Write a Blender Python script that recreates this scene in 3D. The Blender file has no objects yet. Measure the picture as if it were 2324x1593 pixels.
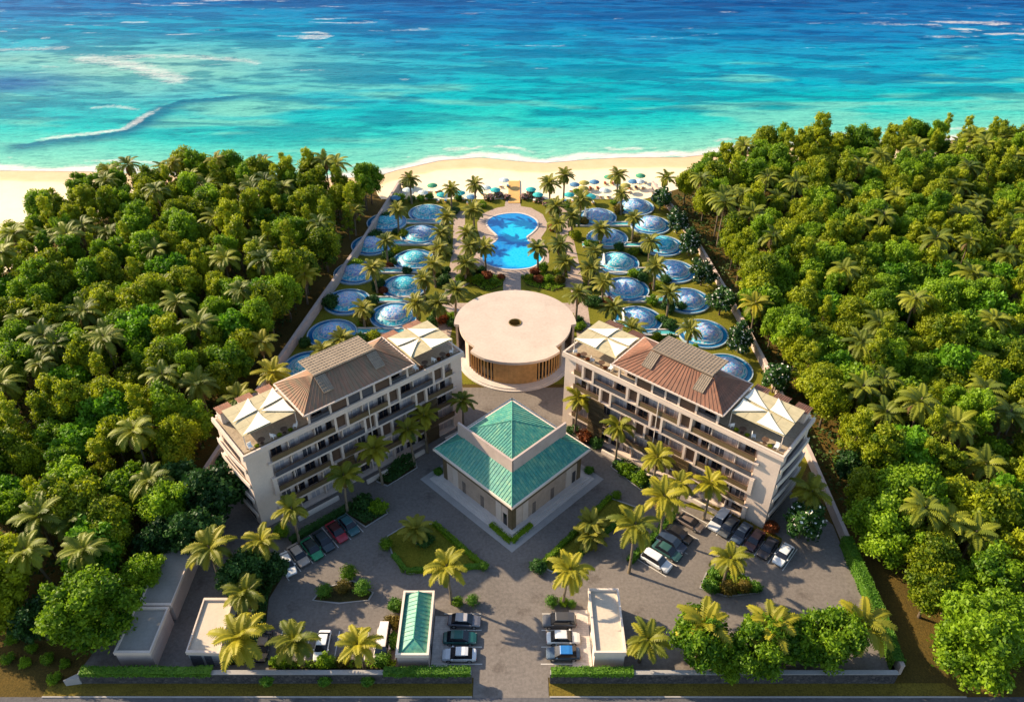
import bpy, bmesh, math, random
import numpy as np
from mathutils import Vector, Matrix
R = math.radians
C = bpy.context.scene.collection
SC = bpy.context.scene

# ------------------------------------------------------------------ camera, sky, sun, exposure
CAM_H, PITCH, LENS = 96.0, 36.5, 28.0
cd = bpy.data.cameras.new('camera'); cam = bpy.data.objects.new('camera', cd); C.objects.link(cam)
cam.location = (0, 0, CAM_H); cam.rotation_euler = (R(90 - PITCH), 0, 0)
cd.lens = LENS; cd.sensor_width = 36; cd.clip_start = 1; cd.clip_end = 20000
SC.camera = cam
SUN_EL, SUN_XY = 28.0, (-0.90, 0.436)
w = bpy.data.worlds.new('World'); SC.world = w; w.use_nodes = True
nt = w.node_tree; bg = nt.nodes['Background']
sky = nt.nodes.new('ShaderNodeTexSky'); sky.sky_type = 'NISHITA'; sky.sun_disc = False
sky.sun_elevation = R(SUN_EL); sky.sun_rotation = math.atan2(SUN_XY[0], SUN_XY[1])
nt.links.new(sky.outputs[0], bg.inputs[0]); bg.inputs[1].default_value = 0.125
ld = bpy.data.lights.new('sun', 'SUN'); sun = bpy.data.objects.new('sun', ld); C.objects.link(sun)
ld.energy = 5.0; ld.angle = R(0.6); ld.color = (1.0, 0.80, 0.55)
ce = math.cos(R(SUN_EL))
sv = Vector((SUN_XY[0] * ce, SUN_XY[1] * ce, math.sin(R(SUN_EL))))
sun.rotation_euler = sv.to_track_quat('Z', 'Y').to_euler(); sun.location = (-100, 50, 120)
vs = SC.view_settings; vs.view_transform = 'Standard'; vs.look = 'None'; vs.gamma = 1; vs.exposure = 1.05
vs.use_curve_mapping = False

# ------------------------------------------------------------------ helpers
def at(px, py, z=0.0):
    """a pixel of the photograph (2324 wide) to the point of the place at height z"""
    f = LENS / 36 * 2324
    u = (px - 1162) / f; v = -(py - 796.5) / f; p = R(PITCH)
    dy = math.cos(p) + v * math.sin(p); dz = -math.sin(p) + v * math.cos(p)
    t = (z - CAM_H) / dz
    return (u * t, dy * t)

def lin(c):
    return tuple(((x / 255) / 12.92 if x / 255 <= 0.04045 else ((x / 255 + 0.055) / 1.055) ** 2.4) for x in c)

class MB:
    def __init__(s): s.v = []; s.f = []; s.m = []
    def add(s, vs, fs, m=0):
        o = len(s.v); s.v += [tuple(p) for p in vs]
        s.f += [tuple(i + o for i in f) for f in fs]; s.m += [m] * len(fs)
    def box(s, x0, x1, y0, y1, z0, z1, m=0):
        if x1 < x0: x0, x1 = x1, x0
        if y1 < y0: y0, y1 = y1, y0
        s.add([(x0, y0, z0), (x1, y0, z0), (x1, y1, z0), (x0, y1, z0), (x0, y0, z1), (x1, y0, z1), (x1, y1, z1), (x0, y1, z1)],
              [(3, 2, 1, 0), (4, 5, 6, 7), (0, 1, 5, 4), (1, 2, 6, 5), (2, 3, 7, 6), (3, 0, 4, 7)], m)
    def prism(s, pts, z0, z1, m=0, mtop=None):
        n = len(pts)
        s.add([(x, y, z0) for x, y in pts] + [(x, y, z1) for x, y in pts],
              [(i, (i + 1) % n, n + (i + 1) % n, n + i) for i in range(n)] + [tuple(range(n))[::-1]], m)
        s.add([(x, y, z1) for x, y in pts], [tuple(range(n))], m if mtop is None else mtop)
    def bar(s, a, b, r, m=0, n=6, r2=None):
        a, b = Vector(a), Vector(b); d = (b - a).normalized()
        u = d.orthogonal().normalized(); w_ = d.cross(u); r2 = r if r2 is None else r2
        vs = []
        for p, q in ((a, r), (b, r2)):
            for i in range(n):
                t = 2 * math.pi * i / n; vs.append(p + (u * math.cos(t) + w_ * math.sin(t)) * q)
        s.add(vs, [(i, (i + 1) % n, n + (i + 1) % n, n + i) for i in range(n)] + [tuple(range(n))[::-1], tuple(range(n, 2 * n))], m)
    def tube(s, pts, rs, m=0, n=7):
        for i in range(len(pts) - 1): s.bar(pts[i], pts[i + 1], rs[i], m, n, rs[i + 1])
    def lathe(s, prof, m=0, n=40, cx=0, cy=0, mats=None):
        o = []
        for r, z in prof:
            o.append([(cx + r * math.cos(2 * math.pi * i / n), cy + r * math.sin(2 * math.pi * i / n), z) for i in range(n)])
        vs = [p for ring in o for p in ring]
        for k in range(len(prof) - 1):
            fs = [(k * n + i, k * n + (i + 1) % n, (k + 1) * n + (i + 1) % n, (k + 1) * n + i) for i in range(n)]
            s.add(vs[k * n:(k + 2) * n], [tuple(j - k * n for j in f) for f in fs], m if mats is None else mats[k])
    def build(s, name, mats, parent=None, fix=True, smooth=False):
        me = bpy.data.meshes.new(name); me.from_pydata(s.v, [], s.f)
        mats = mats if isinstance(mats, (list, tuple)) else [mats]
        for m in mats: me.materials.append(m)
        if len(mats) > 1: me.polygons.foreach_set('material_index', s.m)
        if fix and len(s.f) < 20000:
            b = bmesh.new(); b.from_mesh(me); bmesh.ops.recalc_face_normals(b, faces=b.faces); b.to_mesh(me); b.free()
        if smooth: me.polygons.foreach_set('use_smooth', [True] * len(me.polygons))
        me.update()
        o = bpy.data.objects.new(name, me); C.objects.link(o)
        if parent: o.parent = parent
        return o

def tag(o, label=None, cat=None, group=None, kind=None):
    if label: o['label'] = label
    if cat: o['category'] = cat
    if group: o['group'] = group
    if kind: o['kind'] = kind
    return o
def thing(name, label, cat, loc=(0, 0, 0), rz=0, group=None):
    o = bpy.data.objects.new(name, None); C.objects.link(o); o.empty_display_size = .3
    o.location = loc; o.rotation_euler = (0, 0, rz)
    return tag(o, label, cat, group)
def copy_tree(o, parent=None):
    c = o.copy(); C.objects.link(c)
    if parent: c.parent = parent
    for ch in o.children: copy_tree(ch, c)
    return c
ORD = ['zeroth', 'first', 'second', 'third', 'fourth', 'fifth', 'sixth', 'seventh', 'eighth', 'ninth', 'tenth', 'eleventh', 'twelfth', 'thirteenth',
       'fourteenth', 'fifteenth', 'sixteenth', 'seventeenth', 'eighteenth', 'nineteenth', 'twentieth', 'twenty-first', 'twenty-second', 'twenty-third', 'twenty-fourth', 'twenty-fifth', 'twenty-sixth', 'twenty-seventh', 'twenty-eighth', 'twenty-ninth', 'thirtieth'] + [q_ + w_ for q_ in ('thirty-', 'forty-') for w_ in ('first', 'second', 'third', 'fourth', 'fifth', 'sixth', 'seventh', 'eighth', 'ninth', 'tenth')]

# ------------------------------------------------------------------ materials
class NT:
    def __init__(s, name):
        s.m = bpy.data.materials.new(name); s.m.use_nodes = True; s.t = s.m.node_tree
        s.b = s.t.nodes['Principled BSDF']; s.out = s.t.nodes['Material Output']
    def n(s, t, **kw):
        k = s.t.nodes.new('ShaderNode' + t)
        for a, v in kw.items(): setattr(k, a, v)
        return k
    def l(s, a, b): s.t.links.new(a, b)
    def coord(s, kind='Object', scale=(1, 1, 1), rot=(0, 0, 0)):
        c = s.n('TexCoord'); mp = s.n('Mapping'); s.l(c.outputs[kind], mp.inputs[0])
        mp.inputs['Scale'].default_value = scale; mp.inputs['Rotation'].default_value = rot
        return mp.outputs[0]
    def noise(s, vec, scale, detail=4, rough=.6):
        k = s.n('TexNoise'); s.l(vec, k.inputs['Vector']); k.inputs['Scale'].default_value = scale
        k.inputs['Detail'].default_value = detail; k.inputs['Roughness'].default_value = rough
        return k.outputs[0]
    def ramp(s, fac, stops):
        k = s.n('ValToRGB'); s.l(fac, k.inputs[0]); e = k.color_ramp.elements
        while len(e) < len(stops): e.new(.5)
        for i, (p, c) in enumerate(stops):
            e[i].position = p; e[i].color = (*c, 1) if len(c) == 3 else c
        return k.outputs[0]
    def mix(s, fac, a, b, mode='MIX'):
        k = s.n('MixRGB', blend_type=mode)
        for i, x in ((0, fac), (1, a), (2, b)):
            if hasattr(x, 'links') or hasattr(x, 'is_linked'): s.l(x, k.inputs[i])
            else: k.inputs[i].default_value = x if i == 0 else (*x, 1)
        return k.outputs[0]
    def bump(s, h, strength=.4, dist=.1):
        k = s.n('Bump'); s.l(h, k.inputs['Height']); k.inputs['Strength'].default_value = strength; k.inputs['Distance'].default_value = dist
        s.l(k.outputs[0], s.b.inputs['Normal'])
    def set(s, col=None, rough=.7, spec=.4, metal=0):
        if col is not None:
            if isinstance(col, tuple): s.b.inputs['Base Color'].default_value = (*col, 1)
            else: s.l(col, s.b.inputs['Base Color'])
        s.b.inputs['Roughness'].default_value = rough; s.b.inputs['Specular IOR Level'].default_value = spec
        s.b.inputs['Metallic'].default_value = metal
        return s.m

def plain(name, col, rough=.7, var=.18, scale=.6, spec=.3, metal=0, bump=0, fine=6.0):
    """a colour with weathering patches and fine grain"""
    k = NT(name); v = k.coord()
    a = k.noise(v, scale, 5); b = k.noise(v, fine, 3)
    lo = tuple(c * (1 - var) for c in col); hi = tuple(min(1, c * (1 + var)) for c in col)
    c1 = k.ramp(a, [(.3, lo), (.7, hi)])
    c2 = k.mix(.25, c1, k.ramp(b, [(.3, tuple(c * .7 for c in col)), (.7, tuple(min(1, c * 1.25) for c in col))]))
    if bump: k.bump(b, bump, .05)
    return k.set(c2, rough, spec, metal)

def foliage(name, c_dark, c_light, trans=.35, rough=.55):
    k = NT(name)
    at_ = k.n('Attribute', attribute_name='tint')
    oi = k.n('ObjectInfo')
    add = k.n('Math', operation='MULTIPLY_ADD'); k.l(oi.outputs['Random'], add.inputs[0]); add.inputs[1].default_value = .5; add.inputs[2].default_value = -.25
    a2 = k.n('Math', operation='ADD'); k.l(at_.outputs['Fac'], a2.inputs[0]); k.l(add.outputs[0], a2.inputs[1])
    col = k.ramp(a2.outputs[0], [(0.0, c_dark), (1.0, c_light)])
    k.set(col, rough, .25)
    tr = k.n('BsdfTranslucent'); k.l(col, tr.inputs[0])
    mx = k.n('MixShader'); mx.inputs[0].default_value = trans
    k.l(k.b.outputs[0], mx.inputs[1]); k.l(tr.outputs[0], mx.inputs[2]); k.l(mx.outputs[0], k.out.inputs[0])
    return k.m

M = {}
M['leaf_olive'] = foliage('leaf_olive', (.07, .13, .004), (.40, .44, .012), .42)
M['leaf_green'] = foliage('leaf_green', (.045, .125, .004), (.28, .43, .014), .42)
M['leaf_bright'] = foliage('leaf_bright', (.03, .11, .004), (.17, .36, .012), .38)
M['leaf_dark'] = foliage('leaf_dark', (.012, .045, .008), (.05, .13, .02), .25)
M['leaf_palm'] = foliage('leaf_palm', (.06, .095, .008), (.38, .33, .018), .3)
M['leaf_forest_palm'] = foliage('leaf_forest_palm', (.045, .08, .006), (.26, .28, .018), .3)
M['leaf_date'] = foliage('leaf_date', (.05, .085, .010), (.27, .25, .025), .3)
M['leaf_hedge'] = foliage('leaf_hedge', (.03, .11, .008), (.14, .28, .02), .3)
M['leaf_dry'] = foliage('leaf_dry', (.10, .065, .025), (.24, .16, .06), .3)
M['leaf_red'] = foliage('leaf_red', (.10, .03, .01), (.30, .08, .02), .3)
M['leaf_gold'] = foliage('leaf_gold', (.07, .06, .008), (.22, .16, .02), .3)
M['petal_white'] = plain('petal_white', (.75, .72, .62), .6, .1)
M['petal_pink'] = plain('petal_pink', (.62, .30, .30), .6, .1)
M['bark'] = plain('bark', (.13, .10, .07), .9, .35, 3, .1)
M['palm_bark'] = plain('palm_bark', (.19, .15, .10), .9, .3, 4, .1)
M['core'] = plain('core', (.010, .026, .005), .9, .3, 1, .05)
M['cream'] = plain('cream', (.62, .50, .41), .75, .10, .35)
M['cream_light'] = plain('cream_light', (.68, .57, .47), .7, .07, .4)
M['stone_pink'] = plain('stone_pink', (.46, .36, .31), .8, .15, .5)
M['recess_wall'] = plain('recess_wall', (.56, .47, .42), .8, .12, .4)
M['brown'] = plain('brown', (.105, .062, .040), .6, .25, .8)
M['bronze'] = plain('bronze', (.13, .09, .045), .5, .25, .8)
M['dark_glass'] = plain('dark_glass', (.012, .014, .020), .12, .3, .5, .6)
M['rail_glass'] = plain('rail_glass', (.075, .075, .085), .2, .3, .5, .6)
M['concrete'] = plain('concrete', (.34, .32, .30), .85, .12, .4)
M['flat_roof'] = plain('flat_roof', (.30, .27, .23), .9, .16, .25, fine=3)
M['cream_roof'] = plain('cream_roof', (.55, .46, .35), .9, .12, .25, fine=3)
M['stone_beige'] = plain('stone_beige', (.56, .43, .34), .8, .2, .5)
M['slat_wood'] = plain('slat_wood', (.45, .33, .24), .75, .25, .9)
M['paving_pale'] = plain('paving_pale', (.56, .50, .45), .85, .12, .5)
M['sail'] = plain('sail', (.82, .76, .62), .8, .04, .6)
M['khaki'] = plain('khaki', (.44, .38, .23), .9, .15, .8, fine=9)
M['timber'] = plain('timber', (.50, .29, .11), .6, .25, 1.2)
M['curtain'] = plain('curtain', (.33, .30, .30), .6, .3, .8)
M['white'] = plain('white', (.78, .76, .72), .5, .06, .6)
M['disc'] = plain('disc', (.50, .40, .32), .8, .13, .22, fine=2)
M['gold'] = plain('gold', (.25, .17, .05), .4, .3, 1, .5, .4)
M['plank'] = plain('plank', (.60, .36, .12), .8, .12, .6)
M['kerb_blue'] = plain('kerb_blue', (.36, .45, .50), .6, .25, 1)
M['louvre'] = plain('louvre', (.24, .19, .14), .8, .2, 1)
M['louvre_bar'] = plain('louvre_bar', (.29, .23, .165), .8, .2, 1)
M['stripe'] = plain('stripe', (.62, .58, .52), .7, .15, 1)
M['teal_cloth'] = plain('teal_cloth', (.03, .36, .36), .8, .1, 1)
M['green_cloth'] = plain('green_cloth', (.05, .26, .14), .8, .1, 1)
M['olive_cloth'] = plain('olive_cloth', (.30, .27, .06), .8, .1, 1)
M['pale_cloth'] = plain('pale_cloth', (.55, .62, .58), .8, .1, 1)
M['blue_cloth'] = plain('blue_cloth', (.08, .20, .33), .8, .1, 1)
M['red_cloth'] = plain('red_cloth', (.42, .12, .07), .8, .1, 1)
M['tyre'] = plain('tyre', (.015, .015, .015), .8, .2, 4)
M['rim'] = plain('rim', (.45, .45, .45), .3, .1, 4, .5, .8)
M['lamp'] = plain('lamp', (.7, .7, .65), .15, .1, 4, .6)
M['tail_lamp'] = plain('tail_lamp', (.35, .02, .02), .2, .1, 4, .6)

def terracotta(name, c1, c2, c3, c4):
    k = NT(name); v = k.coord()
    a = k.noise(v, .5, 5)
    vs_ = k.coord('Object', (2.2, .25, .25)); b = k.noise(vs_, 1.0, 4)
    c = k.ramp(a, [(.3, c1), (.7, c2)])
    c = k.mix(.5, c, k.ramp(b, [(.35, c3), (.65, c4)]))
    return k.set(c, .8, .25)
M['terracotta'] = terracotta('terracotta', (.17, .07, .045), (.28, .13, .08), (.12, .085, .06), (.30, .14, .085))
M['terracotta_worn'] = terracotta('terracotta_worn', (.19, .115, .075), (.30, .19, .12), (.14, .14, .09), (.33, .15, .09))
def copper():
    k = NT('copper'); v = k.coord('Object', (1, 1, 1))
    a = k.noise(v, .2, 4); b = k.noise(v, 3.5, 4, .7)
    c = k.ramp(a, [(.41, (.006, .14, .155)), (.5, (.045, .28, .21)), (.58, (.24, .42, .20))])
    s_ = k.noise(k.coord('Object', (1, 1, .35)), 1.1, 5, .75)
    c = k.mix(.55, c, k.ramp(b, [(.35, (.008, .10, .10)), (.52, (.06, .30, .21)), (.66, (.26, .26, .11))]))
    c = k.mix(.5, c, k.ramp(s_, [(.36, (.006, .11, .12)), (.52, (.06, .30, .22)), (.66, (.30, .42, .22))]))
    k.bump(b, .2, .03)
    return k.set(c, .5, .45)
M['copper'] = copper()
M['copper_rib'] = plain('copper_rib', (.06, .26, .18), .55, .3, 1, .4)
def mosaic(name, cols):
    k = NT(name); v = k.coord()
    vo = k.n('TexVoronoi'); k.l(v, vo.inputs['Vector']); vo.inputs['Scale'].default_value = 3.2
    sep = k.n('SeparateColor'); k.l(vo.outputs['Color'], sep.inputs[0])
    oi = k.n('ObjectInfo'); ad = k.n('Math', operation='MULTIPLY_ADD'); k.l(oi.outputs['Random'], ad.inputs[0]); ad.inputs[1].default_value = .3
    k.l(sep.outputs[0], ad.inputs[2])
    big = k.noise(v, .45, 3); a3 = k.n('Math', operation='MULTIPLY_ADD'); k.l(big, a3.inputs[0]); a3.inputs[1].default_value = .6
    sb = k.n('Math', operation='SUBTRACT'); k.l(ad.outputs[0], sb.inputs[0]); sb.inputs[1].default_value = .42
    k.l(sb.outputs[0], a3.inputs[2])
    n = len(cols)
    c = k.ramp(a3.outputs[0], [(i / (n - 1), q) for i, q in enumerate(cols)])
    k.bump(vo.outputs['Distance'], .3, .05)
    return k.set(c, .42, .35)
M['mosaic'] = mosaic('mosaic', [(.04, .15, .42), (.05, .36, .55), (.12, .28, .62), (.50, .52, .58), (.06, .44, .54), (.20, .40, .62), (.62, .60, .60), (.20, .22, .50), (.50, .44, .46)])
M['mosaic_teal'] = mosaic('mosaic_teal', [(.02, .25, .38), (.03, .42, .48), (.05, .30, .55), (.08, .52, .50), (.30, .55, .58), (.55, .62, .62)])
def water(name, cols, scale=.35, rough=.08):
    k = NT(name); v = k.coord()
    c = k.ramp(k.noise(v, scale, 3), [(.35 + .3 * i / max(1, len(cols) - 1), q) for i, q in enumerate(cols)])
    k.bump(k.noise(v, 2.2, 3), .12, .08)
    return k.set(c, rough, .35)
M['basin_water'] = water('basin_water', [(.006, .09, .24), (.012, .19, .34)])
M['canal_water'] = water('canal_water', [(.05, .30, .34), (.10, .42, .42)])
def pool_mat():
    k = NT('pool_water'); v = k.coord()
    a = k.n('Attribute', attribute_name='pool_shade')  # mask of painted shade that turns the water darker blue
    nz = k.noise(v, .22, 3); m2 = k.n('Math', operation='MULTIPLY_ADD'); k.l(nz, m2.inputs[0]); m2.inputs[1].default_value = .7
    s2 = k.n('Math', operation='SUBTRACT'); k.l(a.outputs['Fac'], s2.inputs[0]); s2.inputs[1].default_value = .35; k.l(s2.outputs[0], m2.inputs[2])
    c = k.ramp(m2.outputs[0], [(.30, (.0, .46, .72)), (.55, (.0, .36, .68)), (.75, (.0, .17, .52)), (.95, (.0, .13, .46))])
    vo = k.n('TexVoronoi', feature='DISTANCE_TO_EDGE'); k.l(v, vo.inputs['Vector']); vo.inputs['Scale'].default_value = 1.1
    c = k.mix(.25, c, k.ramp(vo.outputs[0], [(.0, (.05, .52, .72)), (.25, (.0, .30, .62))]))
    k.bump(k.noise(v, 2.5, 3), .15, .08)
    return k.set(c, .08, .35)
M['pool_water'] = pool_mat()
def paver(name, c1, c2, scale=1.0, mixp=.55):
    k = NT(name); v = k.coord()
    br = k.n('TexBrick'); k.l(v, br.inputs['Vector']); br.inputs['Scale'].default_value = 1.6 * scale
    br.inputs['Color1'].default_value = (*c1, 1); br.inputs['Color2'].default_value = (*c2, 1)
    br.inputs['Mortar'].default_value = (*[x * .55 for x in c1], 1); br.inputs['Mortar Size'].default_value = .03
    st = k.noise(v, .12, 5); f = k.noise(v, 2.2, 4, .7)
    c = k.mix(mixp, br.outputs[0], k.ramp(st, [(.3, tuple(x * .78 for x in c1)), (.7, tuple(x * 1.15 for x in c2))]))
    c = k.mix(.5, c, k.ramp(f, [(.3, tuple(x * .62 for x in c1)), (.7, tuple(x * 1.35 for x in c2))]))
    vo = k.n('TexVoronoi'); k.l(v, vo.inputs['Vector']); vo.inputs['Scale'].default_value = .22
    sp = k.n('Math', operation='ADD'); k.l(vo.outputs['Distance'], sp.inputs[0]); k.l(k.noise(v, .9, 4, .7), sp.inputs[1])
    c = k.mix(1.0, c, k.ramp(sp.outputs[0], [(.58, (.74, .72, .71)), (.78, (1, 1, 1))]), 'MULTIPLY')
    k.bump(f, .25, .04)
    return k.set(c, .88, .2)
M['court'] = paver('court', (.158, .138, .120), (.185, .160, .140), mixp=.88)
M['garden_path'] = paver('garden_path', (.36, .27, .22), (.43, .33, .27), .8)
M['road'] = paver('road', (.085, .083, .09), (.11, .105, .11), mixp=.9)
M['terrace'] = paver('terrace', (.34, .27, .19), (.40, .32, .22), .5)
M['slab_paving'] = paver('slab_paving', (.52, .46, .41), (.58, .51, .45), .5)
def grassy(name, c1, c2, c3, s=.25):
    k = NT(name); v = k.coord()
    a = k.noise(v, s, 6, .7); b = k.noise(v, 4, 4, .7)
    c = k.ramp(a, [(.3, c1), (.5, c2), (.72, c3)])
    c = k.mix(.45, c, k.ramp(b, [(.3, tuple(x * .5 for x in c1)), (.7, tuple(min(1, x * 1.5) for x in c3))]))
    k.bump(b, .8, .12)
    return k.set(c, .95, .1)
M['ground'] = grassy('ground', (.035, .032, .012), (.075, .055, .014), (.14, .085, .018), .12)
M['lawn'] = grassy('lawn', (.07, .085, .008), (.12, .13, .012), (.20, .17, .018))
M['verge'] = grassy('verge', (.07, .055, .012), (.13, .10, .018), (.21, .15, .022), .5)
M['bed_soil'] = grassy('bed_soil', (.03, .03, .012), (.05, .045, .015), (.07, .055, .02))
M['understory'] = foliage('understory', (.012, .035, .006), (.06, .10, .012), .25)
def stone_wall():
    k = NT('rubble_stone'); v = k.coord()
    vo = k.n('TexVoronoi'); k.l(v, vo.inputs['Vector']); vo.inputs['Scale'].default_value = 2.6
    c = k.ramp(vo.outputs['Color'], [(.1, (.035, .035, .04)), (.5, (.08, .075, .075)), (.9, (.15, .135, .125))])
    c = k.mix(.5, c, k.ramp(vo.outputs['Distance'], [(.0, (.12, .11, .105)), (.5, (.02, .02, .022))]))
    k.bump(vo.outputs['Distance'], -.6, .15)
    return k.set(c, .9, .2)
M['rubble'] = stone_wall()
def sand():
    k = NT('sand'); v = k.coord()
    a = k.n('Attribute', attribute_name='wet')
    c = k.ramp(a.outputs['Fac'], [(0, (.86, .72, .50)), (.35, (.84, .67, .42)), (.6, (.66, .44, .22)), (1, (.58, .38, .20))])
    g = k.noise(v, .25, 6, .7)
    c = k.mix(.25, c, k.ramp(g, [(.3, (.66, .50, .32)), (.7, (.88, .74, .54))]))
    k.bump(k.noise(v, 1.3, 5, .7), .5, .15)
    return k.set(c, .9, .15)
M['sand'] = sand()
def sea_mat():
    k = NT('sea_water')
    col = k.n('Attribute', attribute_name='hue'); fo = k.n('Attribute', attribute_name='foam')
    v = k.coord('Object', (1, 1, 1)); vst = k.coord('Object', (.35, 1.2, 1))
    rip = k.noise(vst, .55, 5, .65); f2 = k.noise(v, .9, 6, .75)
    c = k.mix(1.0, col.outputs['Color'], k.ramp(rip, [(.32, (.55, .66, .74)), (.48, (.92, .94, .95)), (.66, (1.0, 1.0, 1.0))]), 'MULTIPLY')
    vf = k.coord('Object', (.55, 1.3, 1)); f3 = k.noise(vf, .5, 6, .8)
    av = k.n('Math', operation='MULTIPLY_ADD'); k.l(f2, av.inputs[0]); av.inputs[1].default_value = .9; k.l(fo.outputs['Fac'], av.inputs[2])
    ad = k.n('Math', operation='MULTIPLY_ADD'); k.l(f3, ad.inputs[0]); ad.inputs[1].default_value = 1.1; k.l(av.outputs[0], ad.inputs[2]); hf = k.n('Math', operation='MULTIPLY'); k.l(ad.outputs[0], hf.inputs[0]); hf.inputs[1].default_value = .5; ad = hf
    fine = k.noise(k.coord('Object', (.8, 2.0, 1)), 1.2, 3, .6); c = k.mix(1.0, c, k.ramp(fine, [(.35, (.78, .82, .86)), (.5, (1, 1, 1))]), 'MULTIPLY')
    mk = k.ramp(ad.outputs[0], [(1.16 / 2, (0, 0, 0)), (1.86 / 2, (1, 1, 1))])
    mk = k.mix(1.0, mk, k.ramp(fo.outputs['Fac'], [(.03, (0, 0, 0)), (.22, (1, 1, 1))]), 'MULTIPLY')
    c = k.mix(mk, c, (.62, .60, .56))
    k.bump(rip, .7, 1.0)
    return k.set(c, .5, .02)
M['sea'] = sea_mat()

# ------------------------------------------------------------------ noise in numpy
_rng = np.random.default_rng(7); _T = _rng.random((256, 256))
def vnoise(x, y):
    xi = np.floor(x).astype(int); yi = np.floor(y).astype(int); fx = x - xi; fy = y - yi
    fx = fx * fx * (3 - 2 * fx); fy = fy * fy * (3 - 2 * fy)
    g = lambda a, b: _T[a % 256, b % 256]
    return (g(xi, yi) * (1 - fx) + g(xi + 1, yi) * fx) * (1 - fy) + (g(xi, yi + 1) * (1 - fx) + g(xi + 1, yi + 1) * fx) * fy
def fbm(x, y, o=4):
    s = 0; a = .5; t = 0
    for i in range(o):
        s = s + a * vnoise(x * 2 ** i + 17 * i, y * 2 ** i + 31 * i); t += a; a *= .55
    return s / t
def sstep(a, b, x):
    t = np.clip((x - a) / (b - a), 0, 1); return t * t * (3 - 2 * t)

# ------------------------------------------------------------------ the setting: ground, court, lawn, sand, sea, road
def sheet(name, pts, z, mat, kind='structure', t=.0):
    m = MB()
    if t: m.prism(pts, z - t, z)
    else: m.add([(x, y, z) for x, y in pts], [tuple(range(len(pts)))])
    return tag(m.build(name, mat), kind=kind)
m = MB(); m.add([(-3000, -300, 0), (3000, -300, 0), (3000, 206, 0), (-3000, 206, 0), (3000, 262, -4), (-3000, 262, -4)], [(0, 1, 2, 3), (3, 2, 4, 5)])
tag(m.build('ground', M['ground']), kind='structure')

SHORE_X = [-4000, -260, -149, -123, -100, -70, -39.5, -33.7, -21.4, -9.6, 2.4, 10.2, 22, 34, 51.5, 80, 150, 260, 4000]
SHORE_Y = [221, 219, 218, 217.4, 215, 211.5, 213.7, 218.3, 225.4, 227.6, 224.6, 223.6, 226, 227.6, 227.7, 236, 242, 246, 250]
def shore(x): return np.interp(x, SHORE_X, SHORE_Y)
def sandline(x): return np.interp(x, [-300, -121, -112, -100, -38, -36, 36, 42, 60, 90, 300], [150, 152, 182, 197, 205, 199.2, 199.2, 203, 214, 226, 234])
def grid_mesh(name, xs, f0, f1, ny, zf, mat, attrs):
    X = np.repeat(xs[:, None], ny, 1); t = np.linspace(0, 1, ny)[None, :]
    Y = f0(xs)[:, None] * (1 - t) + f1(xs)[:, None] * t
    Z = zf(X, Y); nx = len(xs)
    co = np.stack([X, Y, Z], -1).reshape(-1, 3)
    i = np.arange(nx * ny).reshape(nx, ny)
    q = np.stack([i[:-1, :-1], i[1:, :-1], i[1:, 1:], i[:-1, 1:]], -1).reshape(-1, 4)
    me = bpy.data.meshes.new(name); me.from_pydata(co.tolist(), [], q.tolist()); me.materials.append(mat)
    for an, fn in attrs.items():
        v = fn(X, Y)
        if v.ndim == 3:
            a = me.attributes.new(an, 'FLOAT_COLOR', 'POINT'); c4 = np.ones((nx * ny, 4)); c4[:, :3] = v.reshape(-1, 3); a.data.foreach_set('color', c4.ravel())
        else:
            a = me.attributes.new(an, 'FLOAT', 'POINT'); a.data.foreach_set('value', v.ravel())
    me.polygons.foreach_set('use_smooth', [True] * len(me.polygons))
    o = bpy.data.objects.new(name, me); C.objects.link(o)
    return o
def wet(X, Y):
    d = shore(X) - Y + (fbm(X * .08, Y * .15) - .5) * 3
    return np.where(d < 8.5, 1 - sstep(4.5, 8.0, d) * .62, np.clip(.38 - (d - 8) * .03, 0, .38)) * 1.0
xs = np.linspace(-262, 262, 420)
tag(grid_mesh('beach', xs, lambda x: sandline(x), lambda x: shore(x) + 3, 60,
              lambda X, Y: .05 + (fbm(X * .3, Y * .3) - .5) * .02, M['sand'], {'wet': wet}), kind='structure')

def seg_dist(X, Y, pts, sx=1.0, sy=1.0):
    """distance to a polyline and signed side"""
    best = np.full(X.shape, 1e9); side = np.zeros(X.shape); along = np.zeros(X.shape)
    n = len(pts) - 1
    for k in range(n):
        (ax, ay), (bx, by) = pts[k], pts[k + 1]
        dx, dy = (bx - ax) * sx, (by - ay) * sy
        px, py = (X - ax) * sx, (Y - ay) * sy
        t = np.clip((px * dx + py * dy) / (dx * dx + dy * dy), 0, 1)
        ex, ey = px - t * dx, py - t * dy
        d = np.hypot(ex, ey); m = d < best
        best = np.where(m, d, best); side = np.where(m, ey, side); along = np.where(m, (k + t) / n, along)
    return best, side, along
WAVE = [at(*p) for p in [(60, 332), (120, 322), (210, 314), (290, 302), (345, 270), (385, 245), (420, 234), (480, 230), (570, 219), (640, 215)]]
BANKS = [[at(*p) for p in [(195, 138), (250, 142), (310, 155), (380, 176), (402, 186)]], [at(*p) for p in [(250, 135), (340, 132), (430, 133), (560, 141), (580, 148)]],
         [at(*p) for p in [(0, 117), (70, 115), (150, 113)]], [at(*p) for p in [(215, 248), (260, 245), (310, 252)]]]
STOPS = [(0, (222, 226, 200)), (7, (190, 222, 202)), (18, (140, 216, 202)), (30, (60, 204, 202)), (44, (0, 190, 198)), (100, (0, 172, 204)), (135, (0, 146, 198)), (170, (0, 118, 186)), (215, (0, 96, 168)), (330, (0, 84, 150))]
SEA_GAIN = np.array([.34, .70, .66])
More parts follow.
